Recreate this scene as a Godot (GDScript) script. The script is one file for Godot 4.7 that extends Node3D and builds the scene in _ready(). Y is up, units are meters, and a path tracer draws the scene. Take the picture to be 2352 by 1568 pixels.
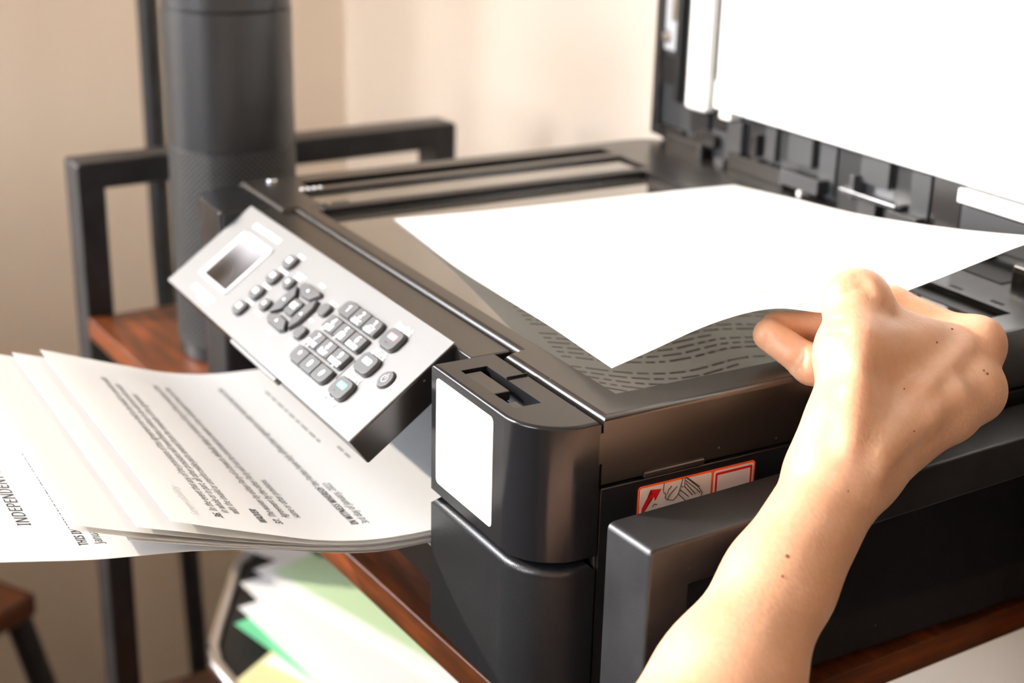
extends Node3D
# A letter sheet is lifted off the glass of an open multifunction printer.
# World axes follow the printer stand (x along its shelf, z towards its front, y up); the printer stands on it turned by 3 degrees.

const H := 0.85                       # height of the printer's top above the floor
const FOCAL := 3463.0                 # focal length in pixels of the 2352 x 1568 frame
const EYE := Vector3(0.4400, 0.22595, 0.29659)            # camera in the printer's axes
const CAM_RIGHT := Vector3(0.49612, 0.02326, -0.86794)
const CAM_DOWN := Vector3(0.31188, -0.93770, 0.15315)
const CAM_FWD := Vector3(-0.81031, -0.34667, -0.47246)
var PT := Transform3D(Basis(Vector3.UP, deg_to_rad(-3.042)), Vector3(0, H, 0))   # printer axes -> world
var M := {}
var used := {}
var rng := RandomNumberGenerator.new()

# ------------------------------------------------------------------ mesh collector
class MB:
	var v := PackedVector3Array()
	var n := PackedVector3Array()
	var t := PackedVector2Array()
	var xf := Transform3D()

	func tri(a: Vector3, b: Vector3, c: Vector3, na: Vector3, nb: Vector3, nc: Vector3, ta := Vector2.ZERO, tb := Vector2.ZERO, tc := Vector2.ZERO) -> void:
		if (b - a).cross(c - a).dot(na + nb + nc) > 0.0:      # front faces run clockwise
			var s := b; b = c; c = s
			s = nb; nb = nc; nc = s
			var u := tb; tb = tc; tc = u
		v.append(xf * a); v.append(xf * b); v.append(xf * c)
		n.append((xf.basis * na).normalized()); n.append((xf.basis * nb).normalized()); n.append((xf.basis * nc).normalized())
		t.append(ta); t.append(tb); t.append(tc)

	func quad(a: Vector3, b: Vector3, c: Vector3, d: Vector3, nn: Vector3) -> void:
		tri(a, b, c, nn, nn, nn)
		tri(a, c, d, nn, nn, nn)

	func quads(a: Vector3, b: Vector3, c: Vector3, d: Vector3, na: Vector3, nb: Vector3, nc: Vector3, nd: Vector3) -> void:
		tri(a, b, c, na, nb, nc)
		tri(a, c, d, na, nc, nd)

	func box(c: Vector3, s: Vector3, b := 0.001) -> void:
		var h := s * 0.5
		b = minf(b, minf(h.x, minf(h.y, h.z)) * 0.9)
		var p := func(g: Vector3, axis: int) -> Vector3:
			var q := Vector3(h.x - b, h.y - b, h.z - b)
			q[axis] = h[axis]
			return c + q * g
		for axis in 3:
			var i := (axis + 1) % 3
			var j := (axis + 2) % 3
			for s1 in [-1.0, 1.0]:
				var nn := Vector3.ZERO
				nn[axis] = s1
				var pts := []
				for k in [[-1.0, -1.0], [1.0, -1.0], [1.0, 1.0], [-1.0, 1.0]]:
					var g := Vector3.ZERO
					g[axis] = s1; g[i] = k[0]; g[j] = k[1]
					pts.append(p.call(g, axis))
				quad(pts[0], pts[1], pts[2], pts[3], nn)
				for s2 in [-1.0, 1.0]:      # edge between face axis and face i
					var ni := Vector3.ZERO
					ni[i] = s2
					var g0 := Vector3.ZERO
					g0[axis] = s1; g0[i] = s2; g0[j] = -1.0
					var g1 := g0
					g1[j] = 1.0
					quads(p.call(g0, axis), p.call(g1, axis), p.call(g1, i), p.call(g0, i), nn, nn, ni, ni)
		for x in [-1.0, 1.0]:
			for y in [-1.0, 1.0]:
				for z in [-1.0, 1.0]:
					var g := Vector3(x, y, z)
					tri(p.call(g, 0), p.call(g, 1), p.call(g, 2), Vector3(x, 0, 0), Vector3(0, y, 0), Vector3(0, 0, z))

	func span(a: Vector3, b: Vector3, bev := 0.001) -> void:    # box from corner to corner
		box((a + b) * 0.5, (b - a).abs(), bev)

	# upright prism over an outline given as (x, z)
	func prism(poly: PackedVector2Array, y0: float, y1: float, bt := 0.0, bb := 0.0, hole := Rect2()) -> void:
		var m := poly.size()
		var area := 0.0
		for i in m:
			area += poly[i].cross(poly[(i + 1) % m])
		var sgn := 1.0 if area > 0.0 else -1.0
		var en := PackedVector2Array()
		for i in m:
			var e := (poly[(i + 1) % m] - poly[i]).normalized()
			en.append(Vector2(e.y, -e.x) * sgn)
		var mit := PackedVector2Array()
		for i in m:
			var w := en[i] + en[(i + m - 1) % m]
			mit.append(w / maxf(0.3, w.dot(en[i])))
		var inner := func(b: float) -> PackedVector2Array:
			var r := PackedVector2Array()
			for i in m:
				r.append(poly[i] - mit[i] * b)
			return r
		var top: PackedVector2Array = inner.call(bt)
		var bot: PackedVector2Array = inner.call(bb)
		for i in m:
			var j := (i + 1) % m
			var smooth_a := en[i].dot(en[(i + m - 1) % m]) > 0.6
			var smooth_b := en[i].dot(en[j]) > 0.6
			var a2 := (en[i] + en[(i + m - 1) % m]).normalized() if smooth_a else en[i]
			var b2 := (en[i] + en[j]).normalized() if smooth_b else en[i]
			var na := Vector3(a2.x, 0, a2.y)
			var nb := Vector3(b2.x, 0, b2.y)
			var lo := y0 + bb
			var hi := y1 - bt
			quads(Vector3(poly[i].x, lo, poly[i].y), Vector3(poly[j].x, lo, poly[j].y), Vector3(poly[j].x, hi, poly[j].y), Vector3(poly[i].x, hi, poly[i].y), na, nb, nb, na)
			if bt > 0.0:
				quads(Vector3(poly[i].x, hi, poly[i].y), Vector3(poly[j].x, hi, poly[j].y), Vector3(top[j].x, y1, top[j].y), Vector3(top[i].x, y1, top[i].y), na, nb, Vector3.UP, Vector3.UP)
			if bb > 0.0:
				quads(Vector3(poly[i].x, lo, poly[i].y), Vector3(poly[j].x, lo, poly[j].y), Vector3(bot[j].x, y0, bot[j].y), Vector3(bot[i].x, y0, bot[i].y), na, nb, Vector3.DOWN, Vector3.DOWN)
		var pieces := [top]
		if hole.size.x > 0.0:
			pieces = []
			var o := hole.position
			var e := hole.end
			for r in [[-9.0, -9.0, o.x, 9.0], [e.x, -9.0, 9.0, 9.0], [o.x, -9.0, e.x, o.y], [o.x, e.y, e.x, 9.0]]:
				pieces.append_array(Geometry2D.intersect_polygons(top, PackedVector2Array([Vector2(r[0], r[1]), Vector2(r[2], r[1]), Vector2(r[2], r[3]), Vector2(r[0], r[3])])))
		for pc in pieces:
			flat(pc, y1, Vector3.UP)
		flat(bot, y0, Vector3.DOWN)

	func flat(poly: PackedVector2Array, y: float, nn: Vector3) -> void:
		var ix := Geometry2D.triangulate_polygon(poly)
		for k in range(0, ix.size(), 3):
			var a := poly[ix[k]]
			var b := poly[ix[k + 1]]
			var c := poly[ix[k + 2]]
			tri(Vector3(a.x, y, a.y), Vector3(b.x, y, b.y), Vector3(c.x, y, c.y), nn, nn, nn)

	func lathe(prof: Array, seg := 48, at := Vector3.ZERO) -> void:     # prof: [radius, height] pairs from bottom to top
		for k in prof.size() - 1:
			var r0: float = prof[k][0]
			var y0: float = prof[k][1]
			var r1: float = prof[k + 1][0]
			var y1: float = prof[k + 1][1]
			var nr := Vector2(y1 - y0, r0 - r1).normalized()
			for i in seg:
				var a := TAU * i / seg
				var b := TAU * (i + 1) / seg
				var da := Vector3(cos(a), 0, sin(a))
				var db := Vector3(cos(b), 0, sin(b))
				var na := da * nr.x + Vector3.UP * nr.y
				var nb := db * nr.x + Vector3.UP * nr.y
				var u0 := float(i) / seg
				var u1 := float(i + 1) / seg
				if r0 > 0.0:
					tri(at + da * r0 + Vector3.UP * y0, at + db * r0 + Vector3.UP * y0, at + db * r1 + Vector3.UP * y1, na, nb, nb, Vector2(u0, y0), Vector2(u1, y0), Vector2(u1, y1))
				if r1 > 0.0:
					tri(at + da * r0 + Vector3.UP * y0, at + db * r1 + Vector3.UP * y1, at + da * r1 + Vector3.UP * y1, na, nb, na, Vector2(u0, y0), Vector2(u1, y1), Vector2(u0, y1))

	func tube(pts: Array, r: float, seg := 12, closed := false) -> void:
		var m := pts.size()
		var rings := []
		var up := Vector3.UP
		for i in m:
			var d: Vector3
			if closed:
				d = (pts[(i + 1) % m] - pts[(i + m - 1) % m]).normalized()
			else:
				d = (pts[mini(i + 1, m - 1)] - pts[maxi(i - 1, 0)]).normalized()
			var s := d.cross(up if absf(d.dot(up)) < 0.95 else Vector3.RIGHT).normalized()
			var w := s.cross(d).normalized()
			var ring := []
			for k in seg:
				var a := TAU * k / seg
				ring.append(s * cos(a) + w * sin(a))
			rings.append(ring)
		for i in (m if closed else m - 1):
			var j := (i + 1) % m
			for k in seg:
				var l := (k + 1) % seg
				quads(pts[i] + rings[i][k] * r, pts[i] + rings[i][l] * r, pts[j] + rings[j][l] * r, pts[j] + rings[j][k] * r, rings[i][k], rings[i][l], rings[j][l], rings[j][k])
		if not closed:
			for e in [0, m - 1]:
				var d: Vector3 = (pts[0] - pts[1]) if e == 0 else (pts[m - 1] - pts[m - 2])
				for k in seg:
					tri(pts[e], pts[e] + rings[e][k] * r, pts[e] + rings[e][(k + 1) % seg] * r, d, d, d)

	# a thin sheet: f(u, v) is its upper face
	func sheet(f: Callable, nu: int, nv: int, thick: float) -> void:
		var P := []
		var N := []
		for i in nu + 1:
			for j in nv + 1:
				P.append(f.call(float(i) / nu, float(j) / nv))
		for i in nu + 1:
			for j in nv + 1:
				var du: Vector3 = P[mini(i + 1, nu) * (nv + 1) + j] - P[maxi(i - 1, 0) * (nv + 1) + j]
				var dv: Vector3 = P[i * (nv + 1) + mini(j + 1, nv)] - P[i * (nv + 1) + maxi(j - 1, 0)]
				var nn := du.cross(dv).normalized()
				N.append(nn if nn.y > 0.0 else -nn)
		for i in nu:
			for j in nv:
				var q := [i * (nv + 1) + j, (i + 1) * (nv + 1) + j, (i + 1) * (nv + 1) + j + 1, i * (nv + 1) + j + 1]
				quads(P[q[0]], P[q[1]], P[q[2]], P[q[3]], N[q[0]], N[q[1]], N[q[2]], N[q[3]])
				quads(P[q[0]] - N[q[0]] * thick, P[q[1]] - N[q[1]] * thick, P[q[2]] - N[q[2]] * thick, P[q[3]] - N[q[3]] * thick, -N[q[0]], -N[q[1]], -N[q[2]], -N[q[3]])
		var rim := []
		for i in nu: rim.append([i * (nv + 1), (i + 1) * (nv + 1)])
		for i in nu: rim.append([i * (nv + 1) + nv, (i + 1) * (nv + 1) + nv])
		for j in nv: rim.append([j, j + 1])
		for j in nv: rim.append([nu * (nv + 1) + j, nu * (nv + 1) + j + 1])
		var mid: Vector3 = P[(nu / 2) * (nv + 1) + nv / 2]
		for e in rim:
			var nn: Vector3 = (P[e[1]] - P[e[0]]).cross(N[e[0]]).normalized()
			if nn.dot(P[e[0]] - mid) < 0.0: nn = -nn
			quad(P[e[0]], P[e[1]], P[e[1]] - N[e[1]] * thick, P[e[0]] - N[e[0]] * thick, nn)

	func mesh(material: Material) -> ArrayMesh:
		var a := []
		a.resize(Mesh.ARRAY_MAX)
		a[Mesh.ARRAY_VERTEX] = v
		a[Mesh.ARRAY_NORMAL] = n
		a[Mesh.ARRAY_TEX_UV] = t
		var m := ArrayMesh.new()
		m.add_surface_from_arrays(Mesh.PRIMITIVE_TRIANGLES, a)
		m.surface_set_material(0, material)
		return m

# ------------------------------------------------------------------ nodes
func numbered(called: String) -> String:
	used[called] = used.get(called, -1) + 1
	return called if used[called] == 0 else "%s_%03d" % [called, used[called]]

func tag(o: Node3D, label: String, category: String, group := "", kind := "") -> Node3D:
	o.set_meta("label", label)
	if category: o.set_meta("category", category)
	if group: o.set_meta("group", group)
	if kind: o.set_meta("kind", kind)
	return o

func obj(called: String, mb: MB, material: Material, parent: Node3D = null) -> MeshInstance3D:
	var o := MeshInstance3D.new()
	o.mesh = mb.mesh(material)
	if parent == null:
		o.name = numbered(called)
		add_child(o)
	else:
		o.name = called
		parent.add_child(o, true)
	return o

func base(called: String, xf := Transform3D()) -> Node3D:
	var o := Node3D.new()
	o.name = numbered(called)
	add_child(o)
	o.transform = xf
	return o

func part(called: String, a: Vector3, b: Vector3, material: Material, parent: Node3D, bev := 0.0008) -> MeshInstance3D:
	var mb := MB.new()
	mb.span(a, b, bev)
	return obj(called, mb, material, parent)

func ray(x: float, y: float) -> Vector3:
	return CAM_RIGHT * ((x - 1176.0) / FOCAL) + CAM_DOWN * ((y - 784.0) / FOCAL) + CAM_FWD

func pix(x: float, y: float, depth: float) -> Vector3:      # a point at a given depth, in the printer's axes
	return EYE + ray(x, y) * depth

func on_plane(x: float, y: float, axis: int, at: float, world := true) -> Vector3:   # where the sight line meets a plane of the room (or of the printer)
	var o := PT * EYE if world else EYE
	var d := PT.basis * ray(x, y) if world else ray(x, y)
	return o + d * ((at - o[axis]) / d[axis])

func lut(xs: Array, ys: Array, x: float) -> float:          # smooth curve through points
	var k := 0
	while k < xs.size() - 2 and x > xs[k + 1]: k += 1
	var h: float = xs[k + 1] - xs[k]
	var s := clampf((x - xs[k]) / h, -0.5, 1.5)
	var y0: float = ys[maxi(k - 1, 0)]
	var y3: float = ys[mini(k + 2, ys.size() - 1)]
	var m0: float = (ys[k + 1] - y0) / (xs[k + 1] - xs[maxi(k - 1, 0)]) * h
	var m1: float = (y3 - ys[k]) / (xs[mini(k + 2, xs.size() - 1)] - xs[k]) * h
	var s2 := s * s
	var s3 := s2 * s
	return (2 * s3 - 3 * s2 + 1) * ys[k] + (s3 - 2 * s2 + s) * m0 + (-2 * s3 + 3 * s2) * ys[k + 1] + (s3 - s2) * m1

# ------------------------------------------------------------------ materials
func grey(l: float) -> Color:
	return Color(l, l, l).linear_to_srgb()

func lin(r: float, g: float, b: float) -> Color:
	return Color(r, g, b).linear_to_srgb()

func mat(called: String, c: Color, rough: float, metal := 0.0, spec := 0.5) -> StandardMaterial3D:
	var m := StandardMaterial3D.new()
	m.resource_name = called
	m.albedo_color = c
	m.roughness = rough
	m.metallic = metal
	m.metallic_specular = spec
	M[called] = m
	return m

func noise(freq: float, seed_: int, oct := 3) -> FastNoiseLite:
	var f := FastNoiseLite.new()
	f.seed = seed_
	f.frequency = freq
	f.fractal_octaves = oct
	f.noise_type = FastNoiseLite.TYPE_SIMPLEX_SMOOTH
	return f

func triplanar(m: StandardMaterial3D, scale_: float) -> void:
	m.uv1_triplanar = true
	m.uv1_scale = Vector3.ONE * scale_

func relief(m: StandardMaterial3D, img: Image, cm: float) -> void:
	m.heightmap_enabled = true
	m.heightmap_texture = ImageTexture.create_from_image(img)
	m.heightmap_scale = cm

func make_materials() -> void:
	var grain := noise(0.35, 3, 2).get_seamless_image(512, 512)
	var soft := noise(0.012, 5, 4).get_seamless_image(512, 512)
	# plastics
	mat("plastic", lin(0.014, 0.0122, 0.011), 0.27, 0.0, 0.66)
	var specks := Image.create(512, 512, false, Image.FORMAT_RGB8)
	specks.fill(lin(0.0145, 0.0126, 0.0114))
	for i in 160:
		var sb := rng.randf_range(0.25, 0.62)
		specks.set_pixel(rng.randi_range(0, 511), rng.randi_range(0, 511), Color(sb, sb, sb * 0.97))
	M.plastic.albedo_color = Color.WHITE
	M.plastic.albedo_texture = ImageTexture.create_from_image(specks)
	triplanar(M.plastic, 2.3)
	mat("plastic_satin", lin(0.011, 0.011, 0.012), 0.20)
	mat("plastic_deep", lin(0.006, 0.006, 0.006), 0.45)
	mat("plastic_grey", lin(0.045, 0.045, 0.047), 0.38)
	var tex := mat("plastic_textured", lin(0.010, 0.0102, 0.011), 0.36)
	triplanar(tex, 14.0)
	relief(tex, grain, 0.012)
	var rubbed := mat("frame_metal", lin(0.016, 0.016, 0.017), 0.40)
	triplanar(rubbed, 5.0)
	var dust := Image.create(512, 512, false, Image.FORMAT_RGB8)
	dust.fill(Color(0.56, 0.56, 0.57))
	for i in 420:
		var b := rng.randf_range(0.62, 0.95)
		var w := 1 if rng.randf() < 0.85 else 2
		dust.fill_rect(Rect2i(rng.randi_range(0, 509), rng.randi_range(0, 509), w, w), Color(b, b, b))
	for y in 512:
		for x in 512:
			var d := dust.get_pixel(x, y).r + (soft.get_pixel(x, y).r - 0.5) * 0.22
			dust.set_pixel(x, y, Color(d, d, d))
	rubbed.albedo_texture = ImageTexture.create_from_image(dust)
	rubbed.albedo_color = lin(0.06, 0.06, 0.064)
	relief(rubbed, grain, 0.004)
	mat("silver", lin(0.215, 0.213, 0.210), 0.45, 0.3)
	mat("key_grey", lin(0.082, 0.082, 0.083), 0.45)
	mat("ink_white", lin(0.85, 0.85, 0.85), 0.5)
	mat("ink_pink", lin(0.80, 0.22, 0.30), 0.5)
	mat("ink_green", lin(0.16, 0.72, 0.45), 0.5)
	var lcd := mat("lcd", lin(0.10, 0.105, 0.12), 0.08)
	triplanar(lcd, 9.0)
	lcd.albedo_texture = ImageTexture.create_from_image(noise(0.006, 9, 2).get_seamless_image(256, 256))
	lcd.albedo_color = lin(0.50, 0.50, 0.54)
	mat("bezel", lin(0.66, 0.65, 0.64), 0.35, 0.2)
	var glass := mat("platen_glass", lin(0.050, 0.043, 0.036), 0.015, 0.0, 0.71)
	glass.clearcoat_enabled = true
	glass.clearcoat = 1.0
	glass.clearcoat_roughness = 0.01
	mat("white_plastic", lin(0.82, 0.82, 0.80), 0.45)
	mat("sticker", lin(0.80, 0.79, 0.78), 0.22)
	mat("label_paper", lin(0.62, 0.53, 0.47), 0.4)
	mat("label_orange", lin(0.80, 0.09, 0.015), 0.4)
	mat("label_red", lin(0.55, 0.008, 0.012), 0.4)
	mat("ink_black", lin(0.035, 0.035, 0.037), 0.7)
	mat("chrome", lin(0.75, 0.75, 0.75), 0.18, 1.0)
	# papers
	for p in [["paper", lin(0.84, 0.84, 0.835)], ["paper_green", lin(0.56, 0.74, 0.46)], ["paper_mint", lin(0.16, 0.66, 0.34)], ["paper_yellow", lin(0.80, 0.76, 0.40)], ["card_green", lin(0.07, 0.17, 0.09)]]:
		var m := mat(p[0], p[1], 0.75)
		m.backlight_enabled = true
		m.backlight = lin(0.66, 0.64, 0.60)
	mat("print_faint", lin(0.60, 0.60, 0.58), 0.8)
	mat("print_grey", lin(0.28, 0.28, 0.27), 0.8)
	# wood
	var n1 := noise(0.02, 11, 4)
	var n2 := noise(0.008, 17, 3)
	var n3 := noise(0.15, 23, 2)
	var w := Image.create(512, 512, false, Image.FORMAT_RGB8)
	for y in 512:
		for x in 512:
			var g := n1.get_noise_2d(x * 0.35, y * 3.2) * 0.5 + 0.5
			var blot := n2.get_noise_2d(x * 1.0, y * 1.6) * 0.5 + 0.5
			var fine := n3.get_noise_2d(x * 0.25, y * 2.5)
			var k := clampf(0.25 + 0.75 * g * (0.35 + 0.9 * blot) + 0.10 * fine, 0.0, 1.0)
			w.set_pixel(x, y, lin(0.010, 0.004, 0.002).lerp(lin(0.36, 0.080, 0.012), k * 0.95))
	var wood := mat("wood", Color.WHITE, 0.38)
	wood.albedo_texture = ImageTexture.create_from_image(w)
	triplanar(wood, 2.6)
	# room
	var wall := mat("wall_paint", lin(0.82, 0.690, 0.550), 0.9)
	triplanar(wall, 3.0)
	relief(wall, grain, 0.01)
	mat("walnut", lin(0.020, 0.010, 0.006), 0.6)  # dark finish of the added desk and cabinet
	mat("ceiling_paint", lin(0.82, 0.80, 0.76), 0.9)
	var carpet := mat("carpet", lin(0.13, 0.085, 0.055), 0.95)
	triplanar(carpet, 4.0)
	relief(carpet, grain, 0.3)
	mat("trim_white", lin(0.80, 0.79, 0.76), 0.5)
	var pane := mat("pane", Color(1, 1, 1, 0.04), 0.02)
	pane.transparency = BaseMaterial3D.TRANSPARENCY_ALPHA
	# speaker grille: holes in a staggered pattern
	var holes := Image.create(256, 256, false, Image.FORMAT_RGB8)
	for y in 256:
		for x in 256:
			var cx := fmod(x + 16.0, 32.0) - 16.0
			var cy := fmod(y + 16.0, 32.0) - 16.0
			var dx := fmod(x + 0.0, 32.0) - 16.0
			var dy := fmod(y + 0.0, 32.0) - 16.0
			var d := minf(sqrt(cx * cx + cy * cy), sqrt(dx * dx + dy * dy))
			var k := clampf((d - 8.5) / 3.0, 0.0, 1.0)
			holes.set_pixel(x, y, Color(k, k, k))
	mat("speaker_black", lin(0.016, 0.016, 0.017), 0.36)
	var grille := mat("speaker_grille", Color.WHITE, 0.45)
	var dark := Image.create(256, 256, false, Image.FORMAT_RGB8)
	for y in 256:
		for x in 256:
			dark.set_pixel(x, y, lin(0.003, 0.003, 0.003).lerp(lin(0.060, 0.058, 0.056), holes.get_pixel(x, y).r))
	grille.albedo_texture = ImageTexture.create_from_image(dark)
	grille.uv1_scale = Vector3(8.0, 33.0, 1.0)
	relief(grille, holes, 0.08)
	# skin
	var skin := mat("skin", Color.WHITE, 0.48)
	var sk := Image.create(512, 512, false, Image.FORMAT_RGB8)
	var s1 := noise(0.010, 31, 3)
	var s2 := noise(0.06, 37, 3)
	var im1 := s1.get_seamless_image(512, 512)
	var im2 := s2.get_seamless_image(512, 512)
	for y in 512:
		for x in 512:
			var a := im1.get_pixel(x, y).r
			var b := im2.get_pixel(x, y).r
			sk.set_pixel(x, y, lin(0.58, 0.302, 0.165).lerp(lin(0.68, 0.398, 0.258), clampf(a * 0.7 + b * 0.5 - 0.1, 0.0, 1.0)))
	skin.albedo_texture = ImageTexture.create_from_image(sk)
	triplanar(skin, 9.0)
	skin.subsurf_scatter_enabled = true
	skin.subsurf_scatter_strength = 0.20
	relief(skin, noise(0.09, 41, 4).get_seamless_image(512, 512), 0.02)
	mat("mole_brown", lin(0.20, 0.07, 0.035), 0.6)

# ------------------------------------------------------------------ lettering
var fonts := {}
func font(bold: bool, serif := false) -> Font:
	var key := str(bold) + str(serif)
	if not fonts.has(key):
		var f := SystemFont.new()
		f.font_names = PackedStringArray(["Droid Serif" if serif else "Droid Sans"])
		f.font_weight = 700 if bold else 400
		fonts[key] = f
	return fonts[key]

# letters flat at height 0, x along the line, y up the page; place(x, y) gives [point, normal]
func letters(mb: MB, text: String, size: float, place: Callable, bold := false, width := 0.0) -> float:
	var tm := TextMesh.new()
	tm.text = text
	tm.font = font(bold)
	tm.font_size = 48
	tm.pixel_size = size / 48.0
	tm.depth = 0.0
	tm.curve_step = 3.0
	tm.horizontal_alignment = HORIZONTAL_ALIGNMENT_LEFT
	tm.vertical_alignment = VERTICAL_ALIGNMENT_CENTER
	var arr := tm.get_mesh_arrays()
	if arr.is_empty():
		return 0.0
	var vs: PackedVector3Array = arr[Mesh.ARRAY_VERTEX]
	var ix: PackedInt32Array = arr[Mesh.ARRAY_INDEX] if arr[Mesh.ARRAY_INDEX] != null else PackedInt32Array(range(vs.size()))
	var far := 0.0
	var low := 1e9
	for q in vs:
		far = maxf(far, q.x)
		low = minf(low, q.x)
	var squeeze := width / (far - low) if width > 0.0 else 1.0
	for k in range(0, ix.size(), 3):
		var p := []
		var nn := Vector3.UP
		for c in 3:
			var q := vs[ix[k + c]]
			var r: Array = place.call((q.x - low) * squeeze, q.y)
			p.append(r[0])
			nn = r[1]
		mb.tri(p[0], p[1], p[2], nn, nn, nn)
	return (far - low) * squeeze

# ------------------------------------------------------------------ scene
func _ready() -> void:
	rng.seed = 20
	# camera
	var cam := Camera3D.new()
	cam.name = "camera"
	add_child(cam)
	cam.transform = PT * Transform3D(Basis(CAM_RIGHT, -CAM_DOWN, -CAM_FWD).orthonormalized(), EYE)
	cam.keep_aspect = Camera3D.KEEP_HEIGHT
	var att := CameraAttributesPhysical.new()
	att.frustum_focal_length = 50.0
	att.frustum_focus_distance = 0.605
	att.exposure_aperture = 7.1
	cam.attributes = att
	cam.fov = rad_to_deg(2.0 * atan(784.0 / FOCAL))
	cam.near = 0.02
	cam.current = true
	# sky and exposure
	var we := WorldEnvironment.new()
	we.name = "environment"
	var env := Environment.new()
	env.background_mode = Environment.BG_SKY
	var sky := Sky.new()
	var sm := ProceduralSkyMaterial.new()
	sm.sky_top_color = Color(0.80, 0.84, 0.91)
	sm.sky_horizon_color = Color(0.97, 0.96, 0.95)
	sm.ground_horizon_color = Color(0.62, 0.60, 0.55)
	sm.ground_bottom_color = Color(0.42, 0.40, 0.36)
	sm.sky_energy_multiplier = 3.5
	sm.ground_energy_multiplier = 2.5
	sky.sky_material = sm
	env.sky = sky
	env.tonemap_mode = Environment.TONE_MAPPER_LINEAR
	env.tonemap_exposure = 1.36
	env.sdfgi_enabled = true
	env.ssao_enabled = true
	env.ssil_enabled = true
	we.environment = env
	add_child(we)
	# sun, low through the window beside the stand
	var sun := DirectionalLight3D.new()
	sun.name = "sun"
	add_child(sun)
	var to_sun := (PT.basis * Vector3(-0.56, 0.47, 0.68)).normalized()
	sun.transform = Transform3D(Basis.looking_at(-to_sun, Vector3.UP), Vector3(-2, 3, 3))
	sun.light_color = Color(1.0, 0.95, 0.88)
	sun.light_energy = 1.75
	sun.light_angular_distance = 0.9
	sun.shadow_enabled = true
	make_materials()
	room()
	stand()
	printer()
	printed_pages()
	held_sheet()
	person()
	speaker()
	lower_things()
	beside_things()

# ------------------------------------------------------------------ room
const WX := -1.045      # wall beside the stand
const WZ := -0.42      # wall behind the stand
func slab(called: String, a: Vector3, b: Vector3, m: Material, label: String) -> void:
	var mb := MB.new()
	mb.span(a, b, 0.0)
	tag(obj(called, mb, m), label, called.split("_")[0], "", "structure")

func room() -> void:
	var X1 := 2.5
	var Z1 := 3.3
	var top := 2.55
	slab("floor", Vector3(WX - 0.15, -0.1, WZ - 0.15), Vector3(X1 + 0.15, 0, Z1 + 0.15), M.carpet, "brown carpeted floor of the room")
	slab("ceiling", Vector3(WX - 0.15, top, WZ - 0.15), Vector3(X1 + 0.15, top + 0.1, Z1 + 0.15), M.ceiling_paint, "white ceiling of the room")
	slab("wall_back", Vector3(WX, 0, WZ - 0.15), Vector3(X1, top, WZ), M.wall_paint, "cream painted wall behind the printer")
	slab("wall_right", Vector3(X1, 0, WZ - 0.15), Vector3(X1 + 0.15, top, Z1 + 0.15), M.wall_paint, "cream painted wall beyond the added cabinet")
	# wall opposite the printer, with a window added to brighten the wall beside the stand
	var fx0 := -0.55
	var fx1 := 1.15
	var fw := MB.new()
	fw.span(Vector3(WX, 0, Z1), Vector3(fx0, top, Z1 + 0.15), 0.0)
	fw.span(Vector3(fx1, 0, Z1), Vector3(X1, top, Z1 + 0.15), 0.0)
	fw.span(Vector3(fx0, 0, Z1), Vector3(fx1, 0.75, Z1 + 0.15), 0.0)
	fw.span(Vector3(fx0, 2.35, Z1), Vector3(fx1, top, Z1 + 0.15), 0.0)
	tag(obj("wall_front", fw, M.wall_paint), "cream painted wall opposite the printer, with an added wide window", "wall", "", "structure")
	window("window_2", Transform3D(Basis(Vector3.UP, PI / 2), Vector3(fx0, 0.75, Z1 + 0.07)), 1.60, fx1 - fx0, "wide unseen window added opposite the printer to brighten the wall beside the stand")
	# wall with the window
	var z0 := 0.44
	var z1 := 2.1
	var y0 := 0.52
	var y1 := 2.35
	var mb := MB.new()
	mb.span(Vector3(WX - 0.15, 0, WZ - 0.15), Vector3(WX, top, z0), 0.0)
	mb.span(Vector3(WX - 0.15, 0, z1), Vector3(WX, top, Z1 + 0.15), 0.0)
	mb.span(Vector3(WX - 0.15, 0, z0), Vector3(WX, y0, z1), 0.0)
	mb.span(Vector3(WX - 0.15, y1, z0), Vector3(WX, top, z1), 0.0)
	tag(obj("wall_left", mb, M.wall_paint), "tan painted wall beside the black speaker", "wall", "", "structure")
	window("window_1", Transform3D(Basis(), Vector3(WX - 0.07, y0, z0)), y1 - y0, z1 - z0, "white framed window beside the stand letting in the sun")

func window(called: String, at: Transform3D, wh: float, wl: float, label: String) -> void:
	var wn := base(called, at)
	tag(wn, label, "window", "", "structure")
	var fr := MB.new()
	fr.span(Vector3(-0.03, 0, 0), Vector3(0.03, 0.04, wl), 0.003)
	fr.span(Vector3(-0.03, wh - 0.04, 0), Vector3(0.03, wh, wl), 0.003)
	fr.span(Vector3(-0.03, 0, 0), Vector3(0.03, wh, 0.04), 0.003)
	fr.span(Vector3(-0.03, 0, wl - 0.04), Vector3(0.03, wh, wl), 0.003)
	obj("window_frame", fr, M.trim_white, wn)
	part("window_pane", Vector3(-0.002, 0.035, 0.035), Vector3(0.002, wh - 0.035, wl - 0.035), M.pane, wn, 0.0)
	part("window_sill", Vector3(0.0, -0.03, -0.05), Vector3(0.12, 0.0, wl + 0.05), M.trim_white, wn, 0.004)

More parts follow.
